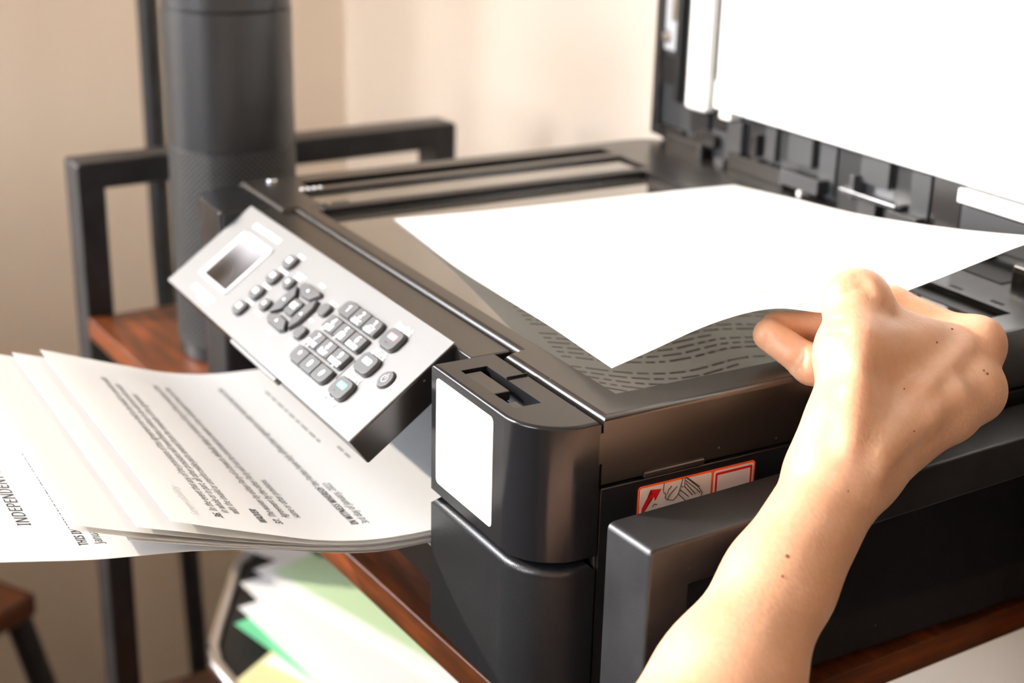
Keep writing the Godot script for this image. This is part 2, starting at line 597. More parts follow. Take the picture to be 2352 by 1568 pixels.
# ------------------------------------------------------------------ stand
const SHELF := -0.150    # shelf top below the printer's top
func stand() -> void:
	var s := base("printer_stand", Transform3D(Basis(), Vector3(0, 0, 0)))
	tag(s, "black metal stand with raised side rails and brown wooden shelves", "stand")
	var y := H
	for side in [[0.0155, 0.0434], [-0.6510, -0.6225]]:
		var x0: float = side[0]
		var x1: float = side[1]
		var fr := MB.new()      # local x -> z, local y -> x, local z -> y
		fr.xf = Transform3D(Basis(Vector3(0, 0, 1), Vector3(1, 0, 0), Vector3(0, 1, 0)), Vector3.ZERO)
		var z0 := 0.0072
		var z1 := -0.3080
		var outer := PackedVector2Array([Vector2(z0, 0)])
		outer.append_array(arc(Vector2(z0 - 0.003, y - 0.038), 0.003, 0.0, 90.0, 4))
		outer.append_array(arc(Vector2(z1 + 0.003, y - 0.038), 0.003, 90.0, 180.0, 4))
		outer.append_array(PackedVector2Array([Vector2(z1, 0), Vector2(z1 + 0.021, 0), Vector2(z1 + 0.021, y - 0.055), Vector2(z0 - 0.0205, y - 0.055), Vector2(z0 - 0.0205, 0)]))
		fr.prism(outer, x0, x1, 0.0016, 0.0016)
		obj("side_frame", fr, M.frame_metal, s)
		part("foot_rail", Vector3(x0, 0.04, -0.2872), Vector3(x1, 0.06, -0.0128), M.frame_metal, s, 0.0016)
	part("shelf_board", Vector3(-0.6222, y + SHELF - 0.0165, -0.306), Vector3(0.0130, y + SHELF, 0.0075), M.wood, s, 0.0015)
	part("shelf_board", Vector3(-0.6222, y - 0.4915, -0.306), Vector3(0.0130, y - 0.475, 0.0075), M.wood, s, 0.0015)

# ------------------------------------------------------------------ printer
func arc(c: Vector2, r: float, a0: float, a1: float, k: int) -> PackedVector2Array:
	var p := PackedVector2Array()
	for i in k + 1:
		var a := deg_to_rad(lerpf(a0, a1, float(i) / k))
		p.append(c + Vector2(cos(a), sin(a)) * r)
	return p

func rounded(c: Vector2, w: float, h: float, r: Array, k := 5) -> PackedVector2Array:   # corner radii: -x-z, +x-z, +x+z, -x+z
	var p := PackedVector2Array()
	var cs := [[-1, -1, 180.0], [1, -1, 270.0], [1, 1, 0.0], [-1, 1, 90.0]]
	for i in 4:
		var q: Array = cs[i]
		var rr: float = r[i]
		p.append_array(arc(c + Vector2(q[0] * (w / 2 - rr), q[1] * (h / 2 - rr)), rr, q[2], q[2] + 90.0, k))
	return p

var PR: Node3D
func printer() -> void:
	PR = base("printer", PT)
	tag(PR, "black multifunction printer with its scanner lid open and silver control panel", "printer")
	var p := PR
	var bk: Material = M.plastic
	# lower body: back block, side columns, cavity for the paper
	var b := MB.new()
	b.span(Vector3(-0.399, -0.148, -0.309), Vector3(-0.0012, -0.0305, -0.085), 0.002)
	b.span(Vector3(-0.385, -0.150, -0.085), Vector3(-0.012, -0.126, -0.012), 0.002)
	b.span(Vector3(-0.0835, -0.1255, -0.086), Vector3(-0.0012, -0.0305, -0.0004), 0.001)
	b.span(Vector3(-0.399, -0.1255, -0.086), Vector3(-0.318, -0.0305, -0.0004), 0.001)
	b.span(Vector3(-0.318, -0.0420, -0.086), Vector3(-0.0835, -0.0305, -0.0004), 0.001)
	obj("body", b, bk, p)
	# seam, flush handle and small door along the right side
	part("side_panel", Vector3(-0.010, -0.1250, -0.300), Vector3(-0.0002, -0.0303, -0.0016), M.plastic_satin, p, 0.0008)
	part("finger_ledge", Vector3(-0.006, -0.0300, -0.0512), Vector3(0.0012, -0.0268, -0.0212), M.plastic, p, 0.0009)
	part("latch_cover", Vector3(-0.004, -0.0198, -0.0050), Vector3(0.0001, -0.0064, 0.0002), M.plastic, p, 0.0004)
	# paper tray below the exit
	part("paper_tray", Vector3(-0.3170, -0.1255, -0.080), Vector3(-0.0845, -0.1046, 0.0140), bk, p, 0.001)
	part("tray_cover", Vector3(-0.3170, -0.1036, -0.080), Vector3(-0.0845, -0.0900, 0.0090), M.plastic_deep, p, 0.001)
	# deck over the exit, behind the control panel
	part("front_deck", Vector3(-0.3440, -0.0290, -0.0090), Vector3(-0.0845, -0.0026, 0.0108), M.plastic, p, 0.0008)
	# left front column
	var lc := rounded(Vector2(-0.3725, 0.0140), 0.055, 0.0312, [0.001, 0.001, 0.003, 0.024], 7)
	var l := MB.new()
	l.prism(lc, -0.0605, -0.0022, 0.0012, 0.001)
	obj("corner_cover", l, M.plastic_satin, p)
	l = MB.new()
	l.prism(lc, -0.1255, -0.0625, 0.0035, 0.001)
	obj("front_column", l, M.plastic_textured, p)
	# right front column: ink cover above, textured panel below
	var rc := PackedVector2Array([Vector2(-0.0837, -0.0005), Vector2(-0.0837, 0.0297)])
	var ar := arc(Vector2(-0.0232, 0.0065), 0.0232, 90.0, 0.0, 14)
	rc.append_array(ar)
	rc.append(Vector2(0.0, -0.0005))
	var ic := MB.new()
	var slot := Rect2(-0.0715, 0.0103, 0.0445, 0.0122)
	ic.prism(rc, -0.0603, -0.0018, 0.0013, 0.0012, slot)
	for e in [[0, 1], [1, 2], [2, 3], [3, 0]]:
		var cs := [slot.position, Vector2(slot.end.x, slot.position.y), slot.end, Vector2(slot.position.x, slot.end.y)]
		var q0: Vector2 = cs[e[0]]
		var q1: Vector2 = cs[e[1]]
		var inw := (slot.get_center() - (q0 + q1) * 0.5).normalized()
		ic.quad(Vector3(q0.x, -0.0018, q0.y), Vector3(q1.x, -0.0018, q1.y), Vector3(q1.x, -0.0072, q1.y), Vector3(q0.x, -0.0072, q0.y), Vector3(inw.x, 0, inw.y))
	ic.quad(Vector3(slot.position.x, -0.0072, slot.position.y), Vector3(slot.end.x, -0.0072, slot.position.y), Vector3(slot.end.x, -0.0072, slot.end.y), Vector3(slot.position.x, -0.0072, slot.end.y), Vector3.UP)
	var cover := obj("ink_cover", ic, M.plastic_satin, p)
	part("latch_plate", Vector3(-0.0695, -0.0068, 0.0140), Vector3(-0.0450, -0.0026, 0.0222), bk, cover, 0.0004)
	part("latch_plate", Vector3(-0.0350, -0.0068, 0.0170), Vector3(-0.0275, -0.0028, 0.0222), bk, cover, 0.0004)
	part("latch_hook", Vector3(-0.0445, -0.0068, 0.0185), Vector3(-0.0385, -0.0045, 0.0205), M.plastic_grey, cover, 0.0004)
	var st := MB.new()
	st.xf = Transform3D(Basis(Vector3.RIGHT, PI / 2), Vector3(-0.0547, -0.0300, 0.0297))
	st.prism(rounded(Vector2.ZERO, 0.0486, 0.0480, [0.0022, 0.0022, 0.0022, 0.0022]), 0.0, 0.0003, 0.0001)
	var sk := obj("blank_sticker", st, M.sticker, cover)
	sk.set_meta("label", "blank white sticker")
	var fp := MB.new()
	fp.prism(rc, -0.1255, -0.0622, 0.0036, 0.001)
	obj("front_column", fp, M.plastic_textured, p)
	# hinge cover strip between ink cover and scanner
	part("seam_strip", Vector3(-0.0555, -0.0060, 0.0002), Vector3(-0.0548, -0.0009, 0.0102), M.plastic_deep, p, 0.0002)
	scanner(p)
	lid(p)
	panel(p)
	side_label(p)

func ring_bar(mb: MB, o: Rect2, i: Rect2, yo: float, yi: float) -> void:
	var O := [o.position, Vector2(o.end.x, o.position.y), o.end, Vector2(o.position.x, o.end.y)]
	var I := [i.position, Vector2(i.end.x, i.position.y), i.end, Vector2(i.position.x, i.end.y)]
	for k in 4:
		var j := (k + 1) % 4
		var a := Vector3(O[k].x, yo, O[k].y)
		var b := Vector3(O[j].x, yo, O[j].y)
		var c := Vector3(I[j].x, yi, I[j].y)
		var d := Vector3(I[k].x, yi, I[k].y)
		var nn := (b - a).cross(d - a).normalized()
		mb.quad(a, b, c, d, nn if nn.y > 0 else -nn)

func scanner(p: Node3D) -> void:
	# outer shell below the top faces
	var outline := PackedVector2Array()
	outline.append_array(arc(Vector2(-0.372, -0.2820), 0.028, 180.0, 270.0, 7))
	outline.append_array([Vector2(-0.002, -0.310), Vector2(0.0, -0.308), Vector2(0.0, -0.0016), Vector2(-0.0772, -0.0016), Vector2(-0.0790, -0.0092), Vector2(-0.3300, -0.0092), Vector2(-0.3318, -0.0018), Vector2(-0.400, -0.0018)])
	var main := Rect2(-0.3185, -0.2395, 0.3005, 0.2208)
	var strip := Rect2(-0.3610, -0.2485, 0.0340, 0.2230)
	var groove := Rect2(-0.3835, -0.2485, 0.0150, 0.2150)
	var mb := MB.new()
	mb.prism(outline, -0.0292, 0.0, 0.0024, 0.0008, Rect2(-0.3835, -0.2485, 0.3655, 0.2298))
	# top faces inside that rectangle, around the openings
	var tops := [PackedVector2Array([Vector2(-0.3835, -0.2485), Vector2(-0.018, -0.2485), Vector2(-0.018, -0.0187), Vector2(-0.3835, -0.0187)])]
	for h in [main, strip, groove]:
		var nxt := []
		for t in tops:
			for r in [[-9.0, -9.0, h.position.x, 9.0], [h.end.x, -9.0, 9.0, 9.0], [h.position.x, -9.0, h.end.x, h.position.y], [h.position.x, h.end.y, h.end.x, 9.0]]:
				nxt.append_array(Geometry2D.intersect_polygons(t, PackedVector2Array([Vector2(r[0], r[1]), Vector2(r[2], r[1]), Vector2(r[2], r[3]), Vector2(r[0], r[3])])))
		tops = nxt
	for t in tops:
		mb.flat(t, 0.0, Vector3.UP)
	for h in [[main, -0.0040], [strip, -0.0022], [groove, -0.0080]]:
		var r: Rect2 = h[0]
		var deep: float = h[1]
		var cs := [r.position, Vector2(r.end.x, r.position.y), r.end, Vector2(r.position.x, r.end.y)]
		for k in 4:
			var q0: Vector2 = cs[k]
			var q1: Vector2 = cs[(k + 1) % 4]
			var inw := (r.get_center() - (q0 + q1) * 0.5).normalized()
			mb.quad(Vector3(q0.x, 0, q0.y), Vector3(q1.x, 0, q1.y), Vector3(q1.x, deep, q1.y), Vector3(q0.x, deep, q0.y), Vector3(inw.x, 0.0, inw.y))
	mb.quad(Vector3(groove.position.x, -0.008, groove.position.y), Vector3(groove.end.x, -0.008, groove.position.y), Vector3(groove.end.x, -0.008, groove.end.y), Vector3(groove.position.x, -0.008, groove.end.y), Vector3.UP)
	var sc := obj("scanner_frame", mb, M.plastic, p)
	# glass
	part("scanner_glass", Vector3(-0.3185, -0.0090, -0.2395), Vector3(-0.0180, -0.0040, -0.0187), M.platen_glass, p, 0.0)
	part("feeder_glass", Vector3(-0.3610, -0.0090, -0.2485), Vector3(-0.3270, -0.0022, -0.0255), M.platen_glass, p, 0.0)
	part("glass_border", Vector3(-0.3270, -0.0030, -0.2395), Vector3(-0.3185, 0.0004, -0.0220), M.plastic_deep, sc, 0.0003)
	part("glass_border", Vector3(-0.0760, -0.0042, -0.2395), Vector3(-0.0185, -0.0036, -0.2290), M.plastic_deep, sc, 0.0001)
	# marks and small fittings beside the glass
	for k in 4:
		part("size_mark", Vector3(-0.3668, -0.001, -0.0290 - 0.0038 * k), Vector3(-0.3640, 0.0006, -0.0272 - 0.0038 * k), M.ink_white, sc, 0.0002)
	for k in 9:
		if k == 4: continue
		part("size_mark", Vector3(-0.3322, -0.001, -0.0205 - 0.0027 * k), Vector3(-0.3300, 0.0003, -0.0190 - 0.0027 * k), M.plastic_grey, sc, 0.0001)
	for k in 5:
		part("size_mark", Vector3(-0.0620 + 0.0016 * k, -0.001, -0.2462), Vector3(-0.0612 + 0.0016 * k, 0.0003, -0.2435 - 0.0006 * (k % 2)), M.plastic_deep, sc, 0.0001)
		part("size_mark", Vector3(-0.0360 + 0.0016 * k, -0.001, -0.2468), Vector3(-0.0352 + 0.0016 * k, 0.0003, -0.2440 - 0.0005 * (k % 2)), M.plastic_deep, sc, 0.0001)
	var sw := MB.new()
	sw.lathe([[0.0030, 0.0], [0.0030, 0.0008], [0.0022, 0.0016], [0.0, 0.0018]], 16, Vector3(-0.3909, -0.0002, -0.0190))
	obj("screw", sw, M.chrome, sc)
	# hinge housing behind the glass
	part("hinge_housing", Vector3(-0.0500, -0.002, -0.3060), Vector3(-0.0020, 0.0110, -0.2720), M.plastic, sc, 0.0015)
	part("hinge_housing", Vector3(-0.3700, -0.002, -0.3060), Vector3(-0.3300, 0.0100, -0.2900), M.plastic, sc, 0.0015)
	part("hinge_pocket", Vector3(-0.0850, -0.001, -0.2990), Vector3(-0.0520, 0.0006, -0.2690), M.plastic_deep, sc, 0.0003)

func lid(p: Node3D) -> void:
	# the lid stands straight up; its inner face looks at the front
	var mb := MB.new()
	mb.xf = Transform3D(Basis(Vector3.RIGHT, PI / 2), Vector3(0, 0, -0.328))     # outline in (x, -y)
	var o := rounded(Vector2(-0.1985, -0.1640), 0.397, 0.332, [0.010, 0.010, 0.012, 0.016], 6)
	mb.prism(o, 0.0, 0.0275, 0.002, 0.006)
	var ld := obj("scanner_lid", mb, M.plastic_grey, p)
	var z := -0.3005
	# rim along the left edge and lower edge
	part("lid_rim", Vector3(-0.3965, 0.004, z), Vector3(-0.3900, 0.328, z + 0.0045), M.plastic, ld, 0.0012)
	part("lid_rim", Vector3(-0.3725, 0.030, z), Vector3(-0.3665, 0.328, z + 0.0050), M.plastic_deep, ld, 0.0010)
	part("lid_rim", Vector3(-0.3275, 0.034, z), Vector3(-0.3225, 0.328, z + 0.0050), M.plastic_deep, ld, 0.0008)
	# pale inner channel with a hooked plate and a screw
	part("channel_plate", Vector3(-0.3895, 0.062, z), Vector3(-0.3730, 0.326, z + 0.0012), M.bezel, ld, 0.0004)
	part("channel_plate", Vector3(-0.3805, 0.082, z), Vector3(-0.3745, 0.104, z + 0.0035), M.chrome, ld, 0.0006)
	var sw := MB.new()
	sw.xf = Transform3D(Basis(Vector3.RIGHT, PI / 2), Vector3(-0.3850, 0.0710, z + 0.001))
	sw.lathe([[0.0042, 0.0], [0.0042, 0.0015], [0.003, 0.0030], [0.0, 0.0033]], 20)
	obj("screw", sw, M.chrome, ld)
	# white backing sheets
	var wp := part("platen_sheet", Vector3(-0.3185, 0.0355, z), Vector3(-0.0060, 0.3260, -0.2900), M.white_plastic, ld, 0.0015)
	wp.set_meta("label", "white backing sheet")
	var ws := part("feeder_sheet", Vector3(-0.3515, 0.0300, z), Vector3(-0.3290, 0.3260, -0.2905), M.white_plastic, ld, 0.0020)
	ws.set_meta("label", "narrow white strip")
	part("hook", Vector3(-0.3255, 0.0345, z), Vector3(-0.3195, 0.0520, z + 0.006), M.white_plastic, ld, 0.0006)
	# ribs, pockets and clips between the hinge edge and the sheet: [x0, x1, y0, y1, depth, material]
	var bits := [
		[-0.3885, -0.3740, 0.040, 0.058, 0.0030, "plastic_deep"], [-0.3560, -0.3440, 0.012, 0.027, 0.0010, "plastic_deep"], [-0.3420, -0.3330, 0.018, 0.031, 0.0035, "plastic_deep"],
		[-0.3900, -0.3600, 0.004, 0.012, 0.0045, "plastic"], [-0.3580, -0.3300, -0.001, 0.008, 0.0080, "plastic_deep"], [-0.3440, -0.3230, 0.008, 0.016, 0.0060, "plastic"],
		[-0.3280, -0.3170, 0.020, 0.033, 0.0020, "plastic"], [-0.3150, -0.3040, 0.030, 0.0352, 0.0090, "white_plastic"], [-0.3100, -0.2950, 0.010, 0.030, 0.0060, "plastic_grey"],
		[-0.2930, -0.2760, 0.018, 0.034, 0.0010, "plastic_deep"], [-0.2850, -0.2790, 0.012, 0.026, 0.0070, "plastic"], [-0.2740, -0.2640, 0.012, 0.034, 0.0040, "plastic_grey"],
		[-0.2630, -0.2520, 0.014, 0.034, 0.0010, "plastic_deep"], [-0.3050, -0.2500, 0.000, 0.010, 0.0080, "plastic"], [-0.2500, -0.2280, 0.016, 0.034, 0.0060, "plastic_grey"],
		[-0.2500, -0.2150, 0.003, 0.012, 0.0110, "plastic_grey"], [-0.2260, -0.2110, 0.002, 0.034, 0.0020, "plastic_grey"], [-0.2100, -0.1880, -0.002, 0.034, 0.0008, "plastic_deep"],
		[-0.1870, -0.1640, 0.018, 0.034, 0.0050, "plastic_grey"], [-0.1960, -0.1500, 0.0105, 0.0135, 0.0120, "chrome"], [-0.1900, -0.1860, 0.008, 0.022, 0.0100, "plastic_grey"],
		[-0.1850, -0.1700, -0.002, 0.010, 0.0070, "plastic_grey"], [-0.1640, -0.1480, 0.010, 0.034, 0.0008, "plastic_deep"], [-0.1660, -0.1600, 0.000, 0.012, 0.0040, "plastic_deep"],
		[-0.1470, -0.1320, 0.006, 0.034, 0.0050, "plastic_grey"], [-0.1310, -0.1100, 0.004, 0.034, 0.0042, "plastic"], [-0.1560, -0.1330, -0.004, 0.010, 0.0120, "plastic_grey"],
		[-0.1080, -0.0600, 0.026, 0.0335, 0.0100, "white_plastic"], [-0.1080, -0.0300, 0.006, 0.024, 0.0060, "plastic_grey"], [-0.1200, -0.0900, -0.003, 0.006, 0.0120, "plastic"],
		[-0.0290, -0.0060, -0.002, 0.033, 0.0045, "plastic"], [-0.3160, -0.3060, -0.002, 0.005, 0.0100, "plastic_grey"], [-0.2320, -0.2280, -0.001, 0.003, 0.0120, "white_plastic"],
	]
	for t in bits:
		part("hinge_rib", Vector3(t[0], t[2], z - 0.0005), Vector3(t[1], t[3], z + t[4]), M[t[5]], ld, 0.0006)
	for cx in [-0.346, -0.036]:
		part("hinge_arm", Vector3(cx - 0.012, -0.028, -0.318), Vector3(cx + 0.012, 0.016, -0.301), M.plastic, ld, 0.002)

# ------------------------------------------------------------------ control panel
const PN_L := 0.06220
func panel(p: Node3D) -> void:
	var vd := Vector3(0, -0.0366, 0.0503).normalized()
	var nn := Vector3(0, 0.80860, 0.58836)
	var mb := MB.new()
	mb.span(Vector3(-0.3446, -0.0157, 0.0002), Vector3(-0.0985, -0.0008, PN_L), 0.0008)
	var pn := obj("control_panel", mb, M.plastic, p)
	pn.transform = Transform3D(Basis(Vector3.RIGHT, nn, vd), Vector3(0, 0, 0.0112))
	var face := MB.new()
	face.span(Vector3(-0.3447, -0.0010, 0.0), Vector3(-0.0984, 0.0, PN_L + 0.0002), 0.0004)
	obj("face_plate", face, M.silver, pn).set_meta("label", "silver face plate")
	part("release_tab", Vector3(-0.2435, -0.0060, PN_L), Vector3(-0.1830, -0.0016, PN_L + 0.0022), M.silver, pn, 0.0006)
	# display
	var fr := MB.new()
	fr.span(Vector3(-0.3235, -0.0002, 0.0136), Vector3(-0.2818, 0.0008, 0.0160), 0.0003)
	fr.span(Vector3(-0.3235, -0.0002, 0.0462), Vector3(-0.2818, 0.0008, 0.0484), 0.0003)
	fr.span(Vector3(-0.3235, -0.0002, 0.0136), Vector3(-0.3180, 0.0008, 0.0484), 0.0003)
	fr.span(Vector3(-0.2845, -0.0002, 0.0136), Vector3(-0.2818, 0.0008, 0.0484), 0.0003)
	obj("display_frame", fr, M.bezel, pn)
	part("display", Vector3(-0.3190, -0.0006, 0.0155), Vector3(-0.2840, 0.0002, 0.0468), M.lcd, pn, 0.0)
	# keys
	var cols := [-0.1788, -0.1653, -0.1518]
	var rows := [0.0160, 0.0264, 0.0371, 0.0476]
	var digits := ["1", "2", "3", "4", "5", "6", "7", "8", "9", "*", "0", "#"]
	var small := ["", "abc", "def", "ghi", "jkl", "mno", "pqrs", "tuv", "wxyz", "", "", ""]
	for r in 4:
		for c in 3:
			var big := 0.0032
			var tiny := 0.0009
			var rad := [tiny, tiny, tiny, tiny]
			if c == 0 and r == 0: rad[0] = big
			if c == 2 and r == 0: rad[1] = big
			if c == 2 and r == 3: rad[2] = big
			if c == 0 and r == 3: rad[3] = big
			var at := Vector2(cols[c], rows[r])
			key(pn, rounded(at, 0.0126, 0.0080, rad, 4), M.key_grey, 0.0024)
			legend(pn, digits[r * 3 + c], 0.0052, at + Vector2(0.0004, -0.0012 if small[r * 3 + c] else 0.0), 0.00255, true)
			if small[r * 3 + c]:
				legend(pn, small[r * 3 + c], 0.0027, at + Vector2(0.0002, 0.0024), 0.00255, true)
	for q in [[-0.1325, 0.0157, "ink_pink"], [-0.1320, 0.0315, "ink_white"], [-0.1315, 0.0470, "ink_green"]]:
		var at := Vector2(q[0], q[1])
		var kk := key(pn, rounded(at, 0.0140, 0.0100, [0.0030, 0.0030, 0.0030, 0.0030], 5), M.key_grey, 0.0026)
		var bar := MB.new()
		bar.prism(rounded(at + Vector2(0.0004, -0.0010), 0.0072, 0.0030, [0.0007, 0.0007, 0.0007, 0.0007], 3), 0.0025, 0.00275)
		obj("key_marking", bar, M[q[2]], pn)
		if q[2] != "ink_white":
			part("key_marking", Vector3(at.x - 0.0016, 0.0025, at.y + 0.0026), Vector3(at.x + (0.0012 if q[2] == "ink_pink" else -0.0008), 0.0027, at.y + 0.0030), M.ink_black, pn, 0.0)
	key(pn, rounded(Vector2(-0.1131, 0.0315), 0.0088, 0.0088, [0.0043, 0.0043, 0.0043, 0.0043], 6), M.key_grey, 0.0014)
	var pw := MB.new()
	var ring := []
	for i in 15:
		var a := deg_to_rad(-60.0 + 300.0 * i / 14.0)
		ring.append(Vector3(-0.1131 + cos(a) * 0.0019, 0.00150, 0.0316 + sin(a) * 0.0019))
	pw.tube(ring, 0.00018, 6)
	pw.tube([Vector3(-0.1131, 0.0015, 0.0316), Vector3(-0.1131, 0.0015, 0.0288)], 0.00018, 6)
	obj("power_symbol", pw, M.ink_white, pn)
	for v in [0.0139, 0.0254, 0.0371, 0.0485]:
		key(pn, rounded(Vector2(-0.2570, v), 0.0094, 0.0078, [0.0026, 0.0026, 0.0026, 0.0026], 4), M.key_grey, 0.0024)
		part("key_marking", Vector3(-0.2594, 0.0024, v - 0.0018), Vector3(-0.2552, 0.00262, v + 0.0010), M.ink_white, pn, 0.0)
	for v in [0.0231, 0.0391]:
		key(pn, rounded(Vector2(-0.2410, v), 0.0078, 0.0062, [0.0022, 0.0022, 0.0022, 0.0022], 4), M.key_grey, 0.0022)
		part("key_marking", Vector3(-0.2424, 0.0022, v - 0.0012), Vector3(-0.2400, 0.00242, v + 0.0008), M.ink_white, pn, 0.0)
		key(pn, rounded(Vector2(-0.1953, v), 0.0080, 0.0064, [0.0022, 0.0022, 0.0022, 0.0022], 4), M.key_grey, 0.0022)
	# arrow keys round the OK key
	var polys := [
		[[-0.2300, 0.0206], [-0.2275, 0.0178], [-0.2105, 0.0176], [-0.2078, 0.0190], [-0.2122, 0.0240], [-0.2230, 0.0242]],
		[[-0.2300, 0.0418], [-0.2272, 0.0445], [-0.2100, 0.0449], [-0.2070, 0.0430], [-0.2120, 0.0390], [-0.2228, 0.0386]],
		[[-0.2310, 0.0218], [-0.2330, 0.0262], [-0.2332, 0.0365], [-0.2308, 0.0408], [-0.2250, 0.0356], [-0.2252, 0.0262]],
		[[-0.2060, 0.0216], [-0.2030, 0.0262], [-0.2030, 0.0362], [-0.2056, 0.0412], [-0.2098, 0.0370], [-0.2100, 0.0262]],
	]
	for q in polys:
		var pg := PackedVector2Array()
		for w in q: pg.append(Vector2(w[0], w[1]))
		key(pn, pg, M.key_grey, 0.0024)
	key(pn, rounded(Vector2(-0.2177, 0.0314), 0.0096, 0.0088, [0.0010, 0.0010, 0.0010, 0.0010], 3), M.key_grey, 0.0022)
	for q in [[-0.2186, 0.0206], [-0.2180, 0.0418], [-0.2292, 0.0312], [-0.2062, 0.0318]]:
		var tr := MB.new()
		var c := Vector2(q[0], q[1])
		tr.prism(PackedVector2Array([c + Vector2(0, -0.0009), c + Vector2(0.0011, 0.0007), c + Vector2(-0.0011, 0.0007)]), 0.0024, 0.00262)
		obj("key_marking", tr, M.ink_white, pn)
	legend(pn, "OK", 0.0036, Vector2(-0.2177, 0.0308), 0.0024, true)
	# printed lettering
	legend(pn, "Stop/Exit", 0.0046, Vector2(-0.1342, 0.0082), 0.0003, true, 0.0150)
	legend(pn, "Black", 0.0036, Vector2(-0.1325, 0.0243), 0.0003, true)
	legend(pn, "Start", 0.0036, Vector2(-0.1318, 0.0394), 0.0003, true)
	legend(pn, "Color", 0.0036, Vector2(-0.1322, 0.0545), 0.0003, true)
	# captions too small to read: short white strokes
	for q in [[-0.3215, 0.0083, 0.0145, 0.0028], [-0.3055, 0.0080, 0.0200, 0.0028], [-0.3165, 0.0552, 0.0100, 0.0034], [-0.3045, 0.0545, 0.0090, 0.0018], [-0.2940, 0.0545, 0.0085, 0.0018], [-0.3030, 0.0580, 0.0150, 0.0014],
			[-0.2585, 0.0079, 0.0070, 0.0016], [-0.2620, 0.0196, 0.0100, 0.0014], [-0.2610, 0.0312, 0.0085, 0.0014], [-0.2610, 0.0428, 0.0085, 0.0014], [-0.2440, 0.0160, 0.0090, 0.0014], [-0.2440, 0.0182, 0.0070, 0.0013],
			[-0.2440, 0.0446, 0.0075, 0.0015], [-0.2195, 0.0140, 0.0050, 0.0018], [-0.1990, 0.0178, 0.0070, 0.0016], [-0.2000, 0.0310, 0.0035, 0.0015], [-0.2195, 0.0482, 0.0050, 0.0018], [-0.2180, 0.0510, 0.0040, 0.0014],
			[-0.1995, 0.0447, 0.0085, 0.0014], [-0.1990, 0.0468, 0.0070, 0.0014]]:
		var x: float = q[0]
		while x < q[0] + q[2]:
			var wd := rng.randf_range(0.0009, 0.0018)
			part("caption", Vector3(x, 0.0, q[1] - q[3] * 0.5), Vector3(minf(x + wd, q[0] + q[2] + 0.0003), 0.00022, q[1] + q[3] * 0.5), M.ink_white, pn, 0.0)
			x += wd + 0.00035
	part("guide_line", Vector3(-0.1432, 0.0, 0.0330), Vector3(-0.1429, 0.0002, 0.0452), M.ink_black, pn, 0.0)

func key(pn: Node3D, poly: PackedVector2Array, m: Material, h: float) -> MeshInstance3D:
	var mb := MB.new()
	mb.prism(poly, -0.0002, h, 0.0004)
	# dark gap round the key
	var o := obj("key", mb, m, pn)
	var gap := MB.new()
	var out := PackedVector2Array()
	var big := Geometry2D.offset_polygon(poly, 0.0006, Geometry2D.JOIN_ROUND)
	if big.size() > 0:
		out = big[0]
		gap.prism(out, -0.0002, 0.0002)
		obj("key_gap", gap, M.plastic_deep, pn)
	return o

func legend(pn: Node3D, text: String, size: float, at: Vector2, y: float, bold := false, width := 0.0) -> void:
	var tmp := MB.new()
	var w := letters(tmp, text, size, func(x, yy): return [Vector3(x, y, -yy), Vector3.UP], bold, width)
	var mb := MB.new()
	letters(mb, text, size, func(x, yy): return [Vector3(at.x + x - w * 0.5, y, at.y - yy), Vector3.UP], bold, width)
	if mb.v.size() > 0:
		obj("lettering", mb, M.ink_white, pn)

